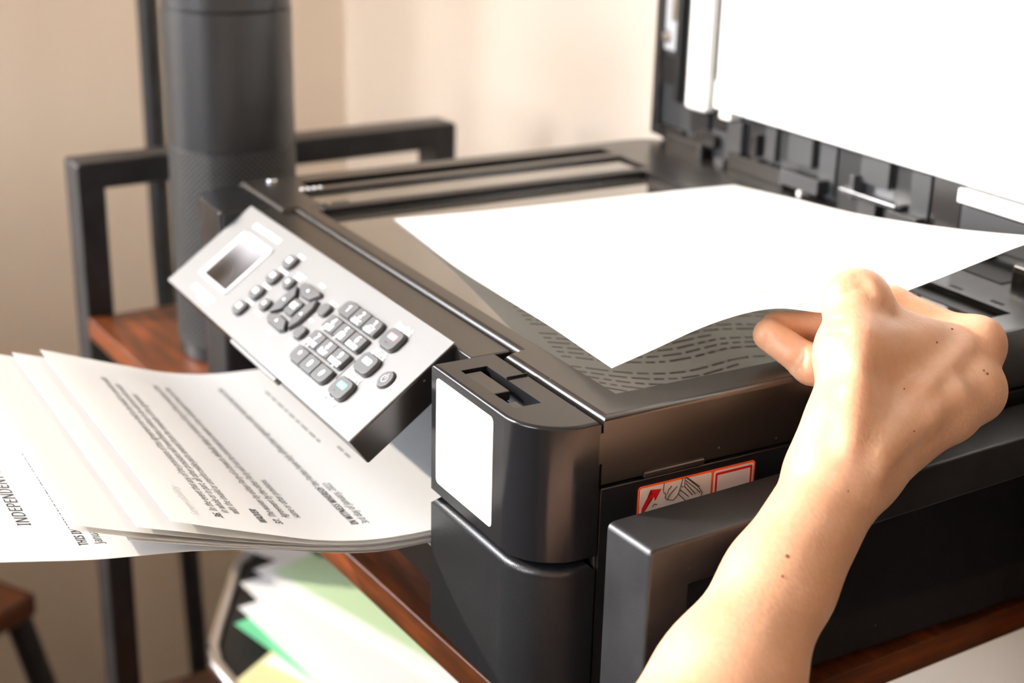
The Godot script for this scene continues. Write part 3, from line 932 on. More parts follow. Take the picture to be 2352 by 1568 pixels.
# ------------------------------------------------------------------ warning label on the side
func side_label(p: Node3D) -> void:
	# drawn in (z, y) on the side face, x outwards
	var q := Transform3D(Basis(Vector3(0, 0, 1), Vector3(1, 0, 0), Vector3(0, 1, 0)), Vector3(0.0, 0, 0))   # local x -> z, local y -> x, local z -> y
	var mb := MB.new()
	mb.xf = q
	mb.prism(rounded(Vector2(-0.04845, -0.0520), 0.0585, 0.0372, [0.0016, 0.0016, 0.0016, 0.0016], 4), 0.0001, 0.0003)
	var lb := obj("safety_label", mb, M.label_orange, p)
	lb.set_meta("label", "red and cream pictogram label")
	var bg := MB.new()
	bg.xf = q
	bg.prism(rounded(Vector2(-0.0377, -0.0520), 0.0350, 0.0354, [0.0008, 0.0008, 0.0008, 0.0008], 3), 0.0002, 0.00042)
	bg.prism(rounded(Vector2(-0.0667, -0.0520), 0.0204, 0.0354, [0.0010, 0.0010, 0.0010, 0.0010], 3), 0.0002, 0.00042)
	obj("label_field", bg, M.label_paper, lb)
	var rd := MB.new()
	rd.xf = q
	rd.prism(rounded(Vector2(-0.0667, -0.0522), 0.0188, 0.0340, [0.0006, 0.0006, 0.0006, 0.0006], 2), 0.0002, 0.00050)
	obj("label_field", rd, M.label_red, lb)
	var rp := MB.new()
	rp.xf = q
	rp.prism(rounded(Vector2(-0.0667, -0.0524), 0.0168, 0.0322, [0.0004, 0.0004, 0.0004, 0.0004], 2), 0.0002, 0.00056)
	obj("label_field", rp, M.label_paper, lb)
	var arrow := MB.new()
	arrow.xf = q
	var pg := PackedVector2Array()
	for a in [[-30.3, -36.3], [-25.0, -35.6], [-26.4, -37.4], [-23.3, -39.6], [-21.3, -43.0], [-20.9, -47.0], [-22.6, -47.2], [-23.0, -43.6], [-24.9, -40.5], [-26.9, -38.9], [-27.6, -41.0]]:
		pg.append(Vector2(a[0], a[1]) * 0.001)
	arrow.prism(pg, 0.0003, 0.00052)
	obj("arrow", arrow, M.label_red, lb)
	var ln := MB.new()
	for path in [
		[[-31.6, -34.0], [-31.3, -37.0], [-31.7, -38.5], [-32.7, -39.2], [-32.4, -40.6], [-33.4, -41.8], [-36.5, -42.7], [-38.5, -41.0], [-39.4, -38.8], [-40.3, -35.5], [-40.6, -33.9]],
		[[-35.4, -36.1], [-33.9, -37.5], [-33.5, -39.2]], [[-38.1, -36.9], [-36.1, -38.5], [-34.6, -39.9], [-33.6, -41.6]], [[-40.6, -34.1], [-40.0, -36.9], [-40.7, -37.8], [-41.8, -37.6], [-41.9, -33.9]],
		[[-42.3, -33.9], [-48.9, -39.6], [-50.8, -42.3], [-50.0, -47.0]], [[-42.2, -35.2], [-47.8, -40.1], [-50.0, -42.3]], [[-42.3, -36.4], [-47.5, -42.3]], [[-41.8, -37.8], [-46.1, -42.5]], [[-39.7, -38.8], [-44.2, -42.8]],
		[[-26.3, -43.4], [-27.2, -42.3], [-28.6, -42.8]], [[-43.0, -34.2], [-49.4, -39.4]], [[-38.8, -40.4], [-43.0, -44.6]]]:
		var pts := []
		for a in path: pts.append(Vector3(0.00045, a[1] * 0.001, a[0] * 0.001))
		ln.tube(pts, 0.00019, 5)
	obj("drawing", ln, M.ink_black, lb)

# ------------------------------------------------------------------ printed pages leaving the printer
func page_profile(kind: int, z: float) -> float:
	if kind == 0:
		return lut([-0.08, 0.0, 0.0254, 0.0529, 0.0772, 0.100, 0.1229, 0.1410, 0.1586, 0.1756, 0.2072], [-0.0890, -0.0888, -0.0886, -0.0870, -0.0815, -0.0745, -0.0690, -0.0657, -0.0632, -0.0605, -0.0536], z)
	if kind == 1:
		return lut([-0.08, 0.0, 0.0254, 0.0529, 0.0772, 0.1000, 0.1229, 0.1581, 0.1796, 0.21], [-0.0885, -0.0882, -0.0876, -0.0853, -0.0800, -0.0738, -0.0670, -0.0552, -0.0470, -0.034], z)
	return lut([-0.08, 0.0, 0.0254, 0.0529, 0.0772, 0.1041, 0.1226, 0.1412, 0.18, 0.21], [-0.0860, -0.0846, -0.0838, -0.0819, -0.0767, -0.0671, -0.0601, -0.0530, -0.0400, -0.03], z)

func printed_pages() -> void:
	# [front edge z, blend between lower (0), middle (1) and top (2) profile, x shift]
	var list := [[0.2085, 0.0, 0.0], [0.1600, 0.90, 0.0008], [0.1580, 0.96, -0.0006], [0.1815, 1.03, 0.0004], [0.1800, 1.25, -0.0004], [0.1560, 1.55, 0.0006], [0.1420, 2.0, 0.0]]
	var names := ["lowest printed page, headed independent contractor agreement, jutting out furthest", "page just above the lowest, second in the printed pile", "third page from the bottom of the printed pile",
		"fourth page from the bottom of the printed pile, curling up at its front", "fifth page from the bottom of the printed pile, its curled front edge catching sun", "page directly under the top printed page", "top printed page with the waiver paragraph under the control panel"]
	for i in list.size():
		var zf: float = list[i][0]
		var kd: float = list[i][1]
		var dx: float = list[i][2]
		var f := func(u: float, v: float) -> Vector3:
			var z := zf - v * 0.2794
			var x := -0.3058 + u * 0.2159 + dx
			var k := int(floor(minf(kd, 1.999)))
			var y := lerpf(page_profile(k, z), page_profile(k + 1, z), kd - k)
			return Vector3(x, y + 0.00016 * i, z)
		var mb := MB.new()
		mb.sheet(f, 6, 60, 0.00013)
		var o := obj("printed_page", mb, M.paper)
		o.transform = PT
		tag(o, names[i], "paper", "printed pages in the exit tray")
		if i != 0 and i != 6: continue
		var put := func(x0: float, z0: float) -> Callable:      # writing runs towards -x, the head of the page towards +z
			return func(x: float, y: float) -> Array:
				var px := x0 - x
				var pz := z0 + y
				var q: Vector3 = f.call((px + 0.3058 - dx) / 0.2159, (zf - pz) / 0.2794)
				var q2: Vector3 = f.call((px + 0.3058 - dx) / 0.2159, (zf - pz + 0.001) / 0.2794)
				var nn := Vector3.RIGHT.cross(q2 - q).normalized()
				if nn.y < 0.0: nn = -nn
				return [q + nn * 0.00012, nn]
		var tx := MB.new()
		if i == 6:
			for w in [["36.", -0.1017, 0.1183, true, 0.0055], ["In the event that any of the provisions of this Agreement are held to be invalid or unenforceable", -0.1085, 0.1185, false, 0.168], ["in whole or in part, all other provisions will nevertheless continue to be valid and enforceable", -0.1082, 0.1137, false, 0.160],
					["with the invalid or unenforceable parts severed from the remainder of this Agreement.", -0.1085, 0.1088, false, 0.148], ["WAIVER", -0.1022, 0.0990, true, 0.0145], ["37.", -0.1035, 0.0915, true, 0.0055],
					["The waiver by either Party of a breach, default, delay or omission of any of the provisions of this", -0.1105, 0.0917, false, 0.168], ["Agreement by the other Party will not be construed as a waiver of any subsequent breach of the", -0.1115, 0.0858, false, 0.166],
					["same or other provisions.", -0.1130, 0.0800, false, 0.043], ["IN WITNESS WHEREOF", -0.1056, 0.0557, true, 0.0420], ["the Parties have duly affixed their signatures under hand and seal on this", -0.1490, 0.0558, false, 0.1330], ["3rd day of January, 2022", -0.1056, 0.0505, false, 0.0455]]:
				letters(tx, w[0], 0.0046, put.call(w[1], w[2]), w[3], w[4])
			obj("lettering", tx, M.ink_black, o)
			var fx := MB.new()
			letters(fx, "Severability", 0.0044, put.call(-0.1010, 0.1285), false, 0.030)
			obj("faint_lettering", fx, M.print_faint, o)
			fx = MB.new()
			for b in [[-0.1980, 0.0335, 0.070], [-0.1750, 0.0275, 0.012]]:
				var x := 0.0
				while x < b[2]:
					var ww := rng.randf_range(0.004, 0.009)
					var g: Callable = put.call(b[0], b[1])
					var c0: Array = g.call(x, -0.0007)
					var c1: Array = g.call(x + ww, -0.0007)
					var c2: Array = g.call(x + ww, 0.0007)
					var c3: Array = g.call(x, 0.0007)
					fx.quad(c0[0], c1[0], c2[0], c3[0], c0[1])
					x += ww + 0.0018
			obj("faint_lettering", fx, M.print_grey, o)
		else:
			letters(tx, "INDEPENDENT CONTRACTOR AGREEMENT", 0.0074, put.call(-0.1232, 0.1920), false, 0.1500)
			letters(tx, "THIS INDEPENDENT CONTRACTOR AGREEMENT", 0.0052, put.call(-0.1030, 0.1738), true, 0.0980)
			letters(tx, "(the Agreement) dated this 3rd day of", 0.0052, put.call(-0.2030, 0.1738), false, 0.0780)
			letters(tx, "January, 2022", 0.0052, put.call(-0.1032, 0.1677), false, 0.0300)
			obj("lettering", tx, M.ink_black, o)

# ------------------------------------------------------------------ the sheet held over the glass
var sheet_A := Vector3(-0.02418, 0.0, -0.02038)
var sheet_B := Vector3(-0.29658, 0.0, -0.05465)
var sheet_C := Vector3(-0.26372, 0.0, -0.26652)
var sheet_D := Vector3(0.00868, 0.0, -0.23224)
func held(u: float, v: float) -> Vector3:      # u: from the far edge to the lifted edge, v: towards the lid
	var ab := lut([0.0, 0.342, 0.552, 0.783, 0.901, 1.0], [-0.0034, -0.0021, 0.0014, 0.0058, 0.0072, 0.0085], u)
	var cd := lut([0.0, 0.25, 0.433, 0.57, 0.754, 0.918, 1.0], [0.0010, 0.0095, 0.0153, 0.0211, 0.0301, 0.0396, 0.0450], u)
	var ad := lut([0.0, 0.084, 0.173, 0.246, 0.311, 0.359, 0.408, 0.458, 0.54, 0.616, 0.715, 0.818, 0.911, 1.0], [0.0085, 0.0143, 0.0208, 0.0246, 0.0263, 0.0259, 0.0238, 0.0218, 0.0232, 0.0265, 0.0319, 0.0379, 0.0431, 0.0450], v)
	var bc := lut([0.0, 0.3, 0.6, 0.85, 1.0], [-0.0034, -0.0028, -0.0012, 0.0004, 0.0010], v)
	var bil := (1 - u) * (1 - v) * -0.0034 + u * (1 - v) * 0.0085 + (1 - u) * v * 0.0010 + u * v * 0.0450
	var wu := u * u * (3 - 2 * u)
	var lin_ad := lerpf(0.0085, 0.0450, v)
	var y := (1 - u) * bc + u * lin_ad + wu * wu * (ad - lin_ad) + (1 - v) * ab + v * cd - bil
	var q := sheet_B.lerp(sheet_A, u).lerp(sheet_C.lerp(sheet_D, u), v)
	q.y = maxf(y, -0.0037)
	return q

func held_sheet() -> void:
	var mb := MB.new()
	mb.sheet(held, 44, 44, 0.00013)
	var o := obj("held_sheet", mb, M.paper)
	o.transform = PT
	tag(o, "white letter sheet lifted by a hand off the scanner glass", "paper")
	# print on the lower face, word by word
	var tx := MB.new()
	var row := 0
	var u := 0.97
	while u > 0.08:
		var v := 0.06
		var stop := 0.94 if row % 5 != 4 else 0.45
		if row % 6 == 5:
			u -= 0.02
		while v < stop:
			var wd := rng.randf_range(0.015, 0.055)
			var pts := []
			for c in [[0.0, 0.0], [wd, 0.0], [wd, 0.0050], [0.0, 0.0050]]:
				var a := held(u - c[1], v + c[0])
				pts.append(a - Vector3(0, 0.00022, 0))
			tx.quad(pts[0], pts[1], pts[2], pts[3], Vector3.DOWN)
			v += wd + 0.010
		u -= 0.0185
		row += 1
	obj("underside_print", tx, M.print_grey, o)

# ------------------------------------------------------------------ hand and forearm
func smin(a: float, b: float, k: float) -> float:
	var h := maxf(k - absf(a - b), 0.0) / k
	return minf(a, b) - h * h * k * 0.25

func cone(p: Vector3, a: Vector3, b: Vector3, ra: float, rb: float) -> float:
	var d := b - a
	var t := clampf((p - a).dot(d) / d.length_squared(), 0.0, 1.0)
	return p.distance_to(a + d * t) - lerpf(ra, rb, t)

var g_lo: Vector3
var g_cell := 0.0017
var g_n: Vector3i
var g_f := PackedFloat32Array()

func fill(field: PackedFloat32Array, bones: Array, k: float) -> void:
	for b in bones:
		var a: Vector3 = b[0]
		var c: Vector3 = b[1]
		var ra: float = b[2]
		var rb: float = b[3]
		var grow := Vector3.ONE * (maxf(ra, rb) + k + 0.006)
		var lo := ((a.min(c) - grow - g_lo) / g_cell).floor()
		var hi := ((a.max(c) + grow - g_lo) / g_cell).ceil()
		for x in range(maxi(0, int(lo.x)), mini(g_n.x, int(hi.x) + 1)):
			for y in range(maxi(0, int(lo.y)), mini(g_n.y, int(hi.y) + 1)):
				for z in range(maxi(0, int(lo.z)), mini(g_n.z, int(hi.z) + 1)):
					var i := (x * g_n.y + y) * g_n.z + z
					field[i] = smin(field[i], cone(g_lo + Vector3(x, y, z) * g_cell, a, c, ra, rb), k)

func carve(a: Vector3, c: Vector3, r: float, k: float) -> void:
	var grow := Vector3.ONE * (r + k + 0.004)
	var lo := ((a.min(c) - grow - g_lo) / g_cell).floor()
	var hi := ((a.max(c) + grow - g_lo) / g_cell).ceil()
	for x in range(maxi(0, int(lo.x)), mini(g_n.x, int(hi.x) + 1)):
		for y in range(maxi(0, int(lo.y)), mini(g_n.y, int(hi.y) + 1)):
			for z in range(maxi(0, int(lo.z)), mini(g_n.z, int(hi.z) + 1)):
				var i := (x * g_n.y + y) * g_n.z + z
				g_f[i] = -smin(-g_f[i], cone(g_lo + Vector3(x, y, z) * g_cell, a, c, r, r), k)

func person() -> void:
	# joints: sight line and depth, radius
	var P := func(x: float, y: float, d: float) -> Vector3: return pix(x, y, d)
	var W: Vector3 = P.call(1925, 1085, 0.572)
	var W2: Vector3 = P.call(1962, 1068, 0.582)
	var c1: Vector3 = P.call(1942, 985, 0.577)
	var m1: Vector3 = P.call(1956, 812, 0.593)
	var i1: Vector3 = P.call(1960, 697, 0.612)
	var t1: Vector3 = P.call(1936, 690, 0.640)
	var m2: Vector3 = P.call(2238, 795, 0.626)
	var m3: Vector3 = P.call(2230, 897, 0.612)
	var m4: Vector3 = P.call(2172, 935, 0.603)
	var m5: Vector3 = P.call(2105, 962, 0.597)
	var palm := [
		[P.call(1330, 2150, 0.470), P.call(1672, 1568, 0.525), 0.034, 0.0248],
		[P.call(1672, 1568, 0.525), P.call(1785, 1340, 0.548), 0.0248, 0.0190],
		[P.call(1785, 1340, 0.548), W, 0.0190, 0.0168],
		[P.call(1795, 1340, 0.556), P.call(1950, 1100, 0.583), 0.0175, 0.0140],
		[W, m2, 0.0155, 0.0100], [W, m3, 0.0155, 0.0105], [W2, m4, 0.0140, 0.0098], [W2, m5, 0.0130, 0.0092],
		[m2, m3, 0.0085, 0.0085], [m3, m4, 0.0095, 0.0095], [m4, m5, 0.0100, 0.0095],
		[P.call(1965, 990, 0.592), P.call(2170, 860, 0.622), 0.0170, 0.0130],
		[W, c1, 0.0165, 0.0140],
		[c1, m1, 0.0140, 0.0118],
		[P.call(2000, 850, 0.600), P.call(2140, 800, 0.618), 0.0120, 0.0105],
		[m1, P.call(2090, 795, 0.612), 0.0110, 0.0100],
		[P.call(1992, 705, 0.618), P.call(2085, 790, 0.620), 0.0085, 0.0105],
	]
	var digits := [
		[[m1, i1, 0.0118, 0.0112], [i1, t1, 0.0112, 0.0088]],
		[[m2, P.call(2045, 705, 0.644), 0.0098, 0.0088], [P.call(2045, 705, 0.644), P.call(1885, 758, 0.643), 0.0086, 0.0078], [P.call(1885, 758, 0.643), P.call(1782, 752, 0.638), 0.0077, 0.0068]],
		[[m3, P.call(1995, 872, 0.622), 0.0102, 0.0086], [P.call(1995, 872, 0.622), P.call(1864, 838, 0.621), 0.0084, 0.0078], [P.call(1864, 838, 0.621), P.call(1766, 768, 0.629), 0.0076, 0.0068]],
		[[m4, P.call(2050, 900, 0.642), 0.0098, 0.0086], [P.call(2050, 900, 0.642), P.call(1965, 905, 0.626), 0.0084, 0.0070]],
		[[m5, P.call(2120, 960, 0.626), 0.0092, 0.0080], [P.call(2120, 960, 0.626), P.call(2030, 950, 0.622), 0.0078, 0.0066]],
	]
	# bumps: knuckles, thumb joint, wrist bones, tendon of the thumb
	var bumps := [[P.call(2248, 790, 0.620), 0.0096], [P.call(2243, 900, 0.608), 0.0096], [P.call(2180, 945, 0.599), 0.0088], [P.call(1975, 690, 0.612), 0.0105], [P.call(1985, 1085, 0.578), 0.0120]]
	var lo := Vector3.ONE * 9.0
	var hi := Vector3.ONE * -9.0
	for group in [palm] + digits:
		for b in group:
			var r := Vector3.ONE * (maxf(b[2], b[3]) + 0.010)
			lo = lo.min(b[0] - r).min(b[1] - r)
			hi = hi.max(b[0] + r).max(b[1] + r)
	g_lo = lo
	g_n = Vector3i(((hi - lo) / g_cell).ceil()) + Vector3i.ONE
	var total := g_n.x * g_n.y * g_n.z
	var base_f := PackedFloat32Array()
	base_f.resize(total)
	base_f.fill(0.05)
	var pb := palm.duplicate()
	fill(base_f, pb, 0.009)
	for b in bumps:
		fill(base_f, [[b[0], b[0] + Vector3(0, 0.0005, 0), b[1], b[1]]], 0.008)
	g_f = base_f
	var ridges := []
	for td in [[[1952, 1030], [1965, 900], [1978, 780], 0.0030], [[2010, 1050], [2120, 900], [2215, 800], 0.0026], [[2020, 1060], [2130, 960], [2200, 905], 0.0024]]:
		var pts := []
		for q in [td[0], td[1], td[2]]:
			var dd := 0.50
			while dd < 0.68:
				var sd := field_at(pix(q[0], q[1], dd))
				if sd < 0.0002: break
				dd += maxf(0.0003, minf(sd, 0.004) * 0.7)
			pts.append(pix(q[0], q[1], dd + 0.0019))
		var rr: float = td[3]
		ridges.append([pts[0], pts[1], rr, rr])
		ridges.append([pts[1], pts[2], rr, rr])
	fill(base_f, ridges, 0.007)
	g_f = base_f.duplicate()
	for dg in digits:
		var own := PackedFloat32Array()
		own.resize(total)
		own.fill(0.05)
		fill(own, dg, 0.004)
		var klink := 0.010 if dg == digits[0] else 0.006
		for i in total:
			if own[i] < 0.03:
				g_f[i] = minf(g_f[i], smin(base_f[i], own[i], klink))
	# creases at the joints: shallow grooves in the skin
	for cr in [[[1940, 652], [1972, 643], [2001, 658]], [[1946, 664], [1976, 657], [2002, 670]], [[1940, 640], [1968, 635], [1990, 643]], [[1888, 750], [1912, 741], [1940, 742]], [[1880, 763], [1908, 757], [1938, 759]], [[1897, 734], [1918, 727], [1940, 727]],
			[[1808, 846], [1822, 826], [1836, 806]], [[1816, 852], [1830, 832], [1844, 812]], [[1752, 800], [1760, 786], [1764, 770]]]:
		var pts := []
		for q in cr:
			var dd := 0.50
			while dd < 0.68:
				var sd := field_at(pix(q[0], q[1], dd))
				if sd < 0.0001: break
				dd += maxf(0.0003, minf(sd, 0.004) * 0.7)
			if dd < 0.68: pts.append(pix(q[0], q[1], dd - 0.0006))
		for k in pts.size() - 1:
			carve(pts[k], pts[k + 1], 0.0015, 0.0016)
	var o := nets("skin")
	o.name = numbered("person")
	add_child(o)
	o.transform = PT
	tag(o, "person's bare right forearm and hand pinching the lifted sheet", "person")
	# small moles on the skin
	for q in [[2187, 755, 1.0], [2152, 786, 0.9], [2268, 858, 1.2], [2260, 850, 0.8], [2077, 893, 0.8], [1808, 1277, 1.5], [1797, 1323, 0.9], [1948, 1128, 0.7], [2100, 990, 0.7]]:
		var d := 0.45
		var step := 0.0
		while d < 0.66:
			var s := field_at(pix(q[0], q[1], d))
			if s < 0.0002: break
			d += maxf(0.0003, minf(s, 0.004) * 0.7)
		if d >= 0.66: continue
		var at := pix(q[0], q[1], d)
		var e := 0.0016
		var nn := Vector3(field_at(at + Vector3(e, 0, 0)) - field_at(at - Vector3(e, 0, 0)), field_at(at + Vector3(0, e, 0)) - field_at(at - Vector3(0, e, 0)), field_at(at + Vector3(0, 0, e)) - field_at(at - Vector3(0, 0, e))).normalized()
		var mb := MB.new()
		var side := nn.cross(Vector3.UP).normalized()
		mb.xf = Transform3D(Basis(side, nn, side.cross(nn)), at)
		var r: float = 0.00055 * q[2]
		mb.lathe([[r, -0.0006], [r * 0.9, 0.0001], [r * 0.5, 0.00025], [0.0, 0.0003]], 12)
		obj("mole", mb, M.mole_brown, o)

func field_at(p: Vector3) -> float:
	var q := (p - g_lo) / g_cell
	var b := Vector3i(q.floor())
	if b.x < 0 or b.y < 0 or b.z < 0 or b.x >= g_n.x - 1 or b.y >= g_n.y - 1 or b.z >= g_n.z - 1:
		return 0.05
	var f := q - Vector3(b)
	var s := 0.0
	for k in 8:
		var dx := k & 1
		var dy := (k >> 1) & 1
		var dz := (k >> 2) & 1
		s += g_f[((b.x + dx) * g_n.y + b.y + dy) * g_n.z + b.z + dz] * (f.x if dx else 1.0 - f.x) * (f.y if dy else 1.0 - f.y) * (f.z if dz else 1.0 - f.z)
	return s

func nets(material: String) -> MeshInstance3D:
	var V := PackedVector3Array()
	var N := PackedVector3Array()
	var I := PackedInt32Array()
	var at := {}
	var sy := g_n.z
	var sx := g_n.y * g_n.z
	var corner := [0, sx, sy, sx + sy, 1, sx + 1, sy + 1, sx + sy + 1]
	var off := [Vector3(0, 0, 0), Vector3(1, 0, 0), Vector3(0, 1, 0), Vector3(1, 1, 0), Vector3(0, 0, 1), Vector3(1, 0, 1), Vector3(0, 1, 1), Vector3(1, 1, 1)]
	var edges := [[0, 1], [2, 3], [4, 5], [6, 7], [0, 2], [1, 3], [4, 6], [5, 7], [0, 4], [1, 5], [2, 6], [3, 7]]
	for x in g_n.x - 1:
		for y in g_n.y - 1:
			var row := x * sx + y * sy
			for z in g_n.z - 1:
				var i := row + z
				if absf(g_f[i]) > g_cell * 2.5: continue
				var neg := 0
				for k in 8:
					if g_f[i + corner[k]] < 0.0: neg += 1
				if neg == 0 or neg == 8: continue
				var sum := Vector3.ZERO
				var cnt := 0
				for e in edges:
					var fa := g_f[i + corner[e[0]]]
					var fb := g_f[i + corner[e[1]]]
					if (fa < 0.0) != (fb < 0.0):
						sum += off[e[0]].lerp(off[e[1]], fa / (fa - fb))
						cnt += 1
				var q := g_lo + (Vector3(x, y, z) + sum / cnt) * g_cell
				at[i] = V.size()
				V.append(q)
	for i in V.size():
		var q := V[i]
		var e := g_cell
		N.append(Vector3(field_at(q + Vector3(e, 0, 0)) - field_at(q - Vector3(e, 0, 0)), field_at(q + Vector3(0, e, 0)) - field_at(q - Vector3(0, e, 0)), field_at(q + Vector3(0, 0, e)) - field_at(q - Vector3(0, 0, e))).normalized())
	var steps := [sx, sy, 1]
	for i in at.keys():
		for a in 3:
			var s1: int = steps[(a + 1) % 3]
			var s2: int = steps[(a + 2) % 3]
			var f0 := g_f[i]
			var f1 := g_f[i + steps[a]]
			if (f0 < 0.0) == (f1 < 0.0): continue
			if not (at.has(i - s1) and at.has(i - s2) and at.has(i - s1 - s2)): continue
			var q := [at[i], at[i - s1], at[i - s1 - s2], at[i - s2]]
			if f0 < 0.0:
				I.append_array([q[0], q[2], q[1], q[0], q[3], q[2]])
			else:
				I.append_array([q[0], q[1], q[2], q[0], q[2], q[3]])
	# put every triangle's front outwards
	for k in range(0, I.size(), 3):
		if (V[I[k + 1]] - V[I[k]]).cross(V[I[k + 2]] - V[I[k]]).dot(N[I[k]] + N[I[k + 1]] + N[I[k + 2]]) > 0.0:
			var s := I[k + 1]
			I[k + 1] = I[k + 2]
			I[k + 2] = s
	var arr := []
	arr.resize(Mesh.ARRAY_MAX)
	arr[Mesh.ARRAY_VERTEX] = V
	arr[Mesh.ARRAY_NORMAL] = N
	arr[Mesh.ARRAY_INDEX] = I
	var m := ArrayMesh.new()
	m.add_surface_from_arrays(Mesh.PRIMITIVE_TRIANGLES, arr)
	m.surface_set_material(0, M[material])
	var o := MeshInstance3D.new()
	o.mesh = m
	return o

# ------------------------------------------------------------------ speaker
func speaker() -> void:
	var s := base("cylindrical_speaker", Transform3D(Basis(), Vector3(-0.5130, H + SHELF, -0.0665)))
	tag(s, "tall black cylindrical speaker with a perforated lower half on the shelf", "speaker")
	var r := 0.0422
	var b := MB.new()
	b.lathe([[0.0, 0.0], [r - 0.003, 0.0], [r - 0.0012, 0.0012], [r - 0.0006, 0.010], [r - 0.0006, 0.011]], 72)
	obj("foot", b, M.speaker_black, s)
	var g := MB.new()
	g.lathe([[r - 0.0012, 0.010], [r, 0.0112], [r, 0.1462], [r - 0.0008, 0.1470]], 96)
	obj("grille", g, M.speaker_grille, s)
	var t := MB.new()
	t.lathe([[r - 0.0008, 0.1465], [r, 0.1474], [r, 0.2362], [r - 0.0010, 0.2370]], 96)
	obj("body", t, M.speaker_black, s)
	var c := MB.new()
	c.lathe([[r - 0.0012, 0.2368], [r - 0.0002, 0.2380], [r - 0.0002, 0.2700], [r - 0.0022, 0.2730], [0.030, 0.2730], [0.0, 0.2725]], 96)
	obj("volume_ring", c, M.speaker_black, s)

# ------------------------------------------------------------------ lower shelf
func flat_sheet(called: String, corner: Vector2, along: Vector2, y: float, sizes: Vector2, m: Material, label: String, cat: String, sag := 0.0) -> MeshInstance3D:
	var a := on_plane(corner.x, corner.y, 1, H + y)
	var b := on_plane(along.x, along.y, 1, H + y)
	var e1 := (b - a).normalized()
	var e2 := Vector3.UP.cross(e1).normalized()
	if e2.dot(Vector3(0.3, 0, -1)) < 0.0: e2 = -e2
	var mb := MB.new()
	mb.sheet(func(u: float, v: float) -> Vector3: return e1 * (u * sizes.x) + e2 * (v * sizes.y) + Vector3.UP * (-sag * (1.0 - u) * (1.0 - u)), 10, 6, 0.00016)
	var o := obj(called, mb, m)
	o.position = a
	tag(o, label, cat, "papers piled on the lower shelf")
	return o

func lower_things() -> void:
	var y := -0.372
	var d := base("desktop_device", Transform3D(Basis(), Vector3(-0.40, H - 0.475, -0.13)))
	tag(d, "black desktop device with rounded silver rim under a pile of papers", "device")
	var po := PackedVector2Array()
	for q in [[0.19, 0.107], [-0.075, 0.107], [-0.098, 0.101], [-0.118, 0.090], [-0.205, 0.037], [-0.219, 0.018], [-0.221, -0.005], [-0.205, -0.15], [0.19, -0.15]]:
		po.append(Vector2(q[0], q[1]))
	var b := MB.new()
	b.prism(po, 0.0, 0.098, 0.0, 0.004)
	obj("case", b, M.plastic, d)
	var tp := MB.new()
	tp.prism(Geometry2D.offset_polygon(po, -0.006)[0], 0.097, 0.0995)
	obj("top_grille", tp, M.speaker_grille, d)
	var rim := []
	for q in po: rim.append(Vector3(q.x, 0.098, q.y))
	var rb := MB.new()
	rb.tube(rim, 0.0055, 12, true)
	obj("rim", rb, M.chrome, d)
	var sw := MB.new()
	sw.lathe([[0.006, 0.099], [0.006, 0.1015], [0.004, 0.103], [0.0, 0.1033]], 20, Vector3(-0.110, 0.0, 0.062))
	obj("knob", sw, M.chrome, d)
	part("name_plate", Vector3(-0.062, 0.0990, 0.062), Vector3(-0.030, 0.1003, 0.072), M.bezel, d, 0.0004)
	var L := Vector2(0.279, 0.216)
	flat_sheet("loose_paper", Vector2(528, 1575), Vector2(640, 1610), y, L, M.paper_yellow, "pale yellow sheet at the bottom of the pile on the lower shelf", "paper")
	flat_sheet("loose_paper", Vector2(602, 1519), Vector2(760, 1600), y + 0.004, L, M.paper, "white sheet between the yellow and the mint sheets", "paper")
	flat_sheet("loose_paper", Vector2(538, 1432), Vector2(632, 1500), y + 0.007, Vector2(0.20, 0.10), M.paper_mint, "mint green slip poking out of the pile on the lower shelf", "paper")
	flat_sheet("loose_paper", Vector2(548, 1394), Vector2(650, 1492), y + 0.010, L, M.paper, "white sheet directly above the mint green slip", "paper")
	flat_sheet("loose_paper", Vector2(552, 1338), Vector2(640, 1424), y + 0.013, L, M.paper, "white sheet lying just under the pale green pad", "paper")
	flat_sheet("loose_paper", Vector2(500, 1240), Vector2(650, 1292), y + 0.011, L, M.paper, "white sheet reaching furthest back under the pale green pad", "paper")
	var gp := flat_sheet("green_pad", Vector2(582, 1309), Vector2(800, 1434), y + 0.018, L, M.paper, "pale green printed pad on top of the pile on lower shelf", "pad")
	var a := gp.position
	var bb := on_plane(800, 1434, 1, a.y)
	var e1 := (bb - a).normalized()
	var e2 := Vector3.UP.cross(e1).normalized()
	if e2.dot(Vector3(0.3, 0, -1)) < 0.0: e2 = -e2
	var inset := func(u0: float, u1: float, v0: float, v1: float, h: float) -> MB:
		var mb := MB.new()
		mb.sheet(func(u: float, v: float) -> Vector3: return e1 * lerpf(u0, u1, u) + e2 * lerpf(v0, v1, v) + Vector3.UP * h, 2, 2, 0.0002)
		return mb
	obj("green_field", inset.call(0.012, 0.275, 0.010, 0.205, 0.0004), M.paper_green, gp)
	obj("green_band", inset.call(0.004, 0.022, 0.050, 0.205, 0.0008), M.card_green, gp)

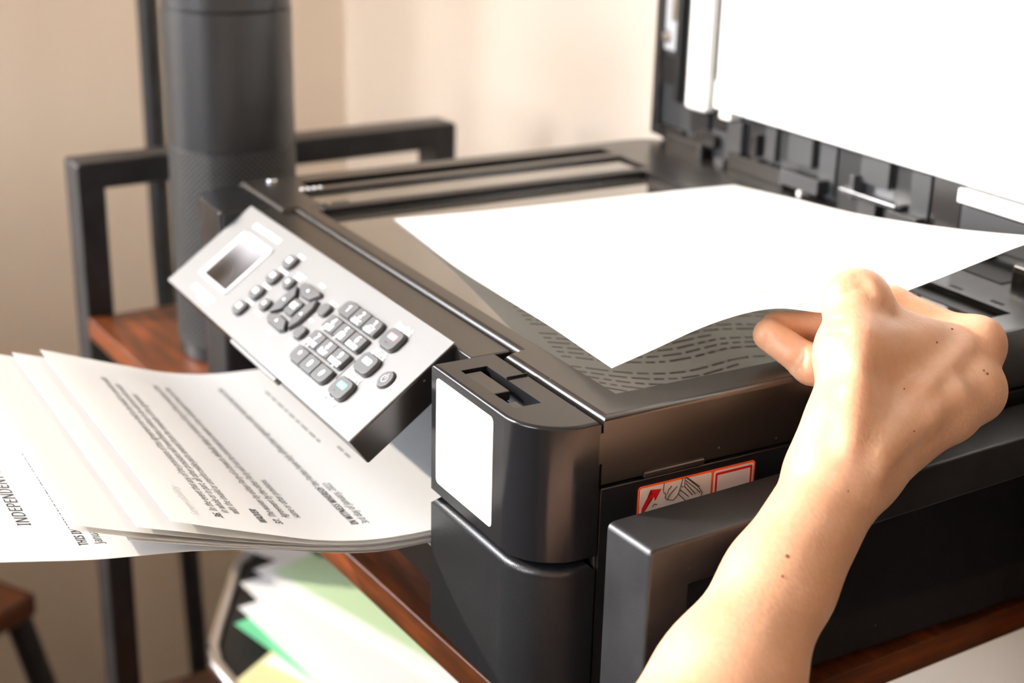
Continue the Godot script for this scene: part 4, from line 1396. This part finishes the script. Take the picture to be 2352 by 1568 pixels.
# ------------------------------------------------------------------ things beside the stand
func beside_things() -> void:
	# leaning pole of a floor lamp
	var a := on_plane(338, 0, 0, -0.86)
	var b := on_plane(372, 560, 0, -0.86)
	var c := on_plane(448, 1420, 0, -0.86)
	var foot := c + (c - b) * ((c.y - 0.02) / (b.y - c.y))
	var top := a + (a - b) * 2.6
	var lampb := base("floor_lamp", Transform3D(Basis(), Vector3(foot.x, 0, foot.z)))
	tag(lampb, "slender black floor lamp pole behind the speaker", "lamp")
	var t := MB.new()
	t.tube([foot - lampb.position, b - lampb.position, top - lampb.position], 0.0095, 16)
	obj("pole", t, M.frame_metal, lampb)
	var ft := MB.new()
	ft.lathe([[0.0, 0.0], [0.11, 0.0], [0.11, 0.012], [0.02, 0.022], [0.0, 0.022]], 40)
	obj("base", ft, M.frame_metal, lampb)
	var sh := MB.new()
	sh.lathe([[0.14, 0.0], [0.10, 0.22], [0.099, 0.22], [0.139, 0.0]], 40, top - lampb.position + Vector3(0, -0.1, 0))
	obj("shade", sh, M.white_plastic, lampb)
	# wooden stool with black legs beside the stand
	var st := base("wooden_stool", Transform3D(Basis(Vector3.UP, 0.5), Vector3(-0.872, 0, 0.160)))
	tag(st, "low brown wooden stool with splayed black legs", "stool")
	part("seat", Vector3(-0.11, 0.345, -0.11), Vector3(0.11, 0.372, 0.11), M.wood, st, 0.006)
	for q in [[-1, -1], [1, -1], [1, 1], [-1, 1]]:
		var lg := MB.new()
		lg.tube([Vector3(q[0] * 0.150, 0.0, q[1] * 0.150), Vector3(q[0] * 0.095, 0.348, q[1] * 0.095)], 0.012, 14)
		obj("leg", lg, M.frame_metal, st)
	# unseen furniture added to darken the lower wall and the side reflections
	var ds := base("added_desk", Transform3D(Basis(), Vector3(-0.30, 0, 0.88)))
	tag(ds, "unseen dark walnut desk added so its closed back panel shades the lower wall", "desk")
	part("desk_top", Vector3(-0.57, 0.74, -0.33), Vector3(0.62, 0.77, 0.33), M.walnut, ds, 0.003)
	part("back_panel", Vector3(-0.55, 0.05, -0.31), Vector3(0.60, 0.74, -0.285), M.walnut, ds, 0.002)
	for q in [-0.55, 0.575]:
		part("side_panel", Vector3(q, 0.0, -0.31), Vector3(q + 0.025, 0.74, 0.31), M.walnut, ds, 0.002)
	var cb := base("added_cabinet", Transform3D(Basis(), Vector3(0.68, 0, -0.20)))  # added so the black side faces mirror something dark
	tag(cb, "unseen dark walnut cabinet with two doors added to darken reflections beside the printer stand", "cabinet")
	part("body", Vector3(-0.55, 0.0, -0.215), Vector3(0.55, 1.05, 0.0), M.walnut, cb, 0.003)
	for q in [-0.54, 0.005]:
		var dr := part("door", Vector3(q, 0.05, 0.0), Vector3(q + 0.535, 1.03, 0.018), M.walnut, cb, 0.002)
		part("knob", Vector3((q + 0.50) if q < 0.0 else (q + 0.02), 0.52, 0.018), Vector3((q + 0.515) if q < 0.0 else (q + 0.035), 0.56, 0.035), M.chrome, dr, 0.003)
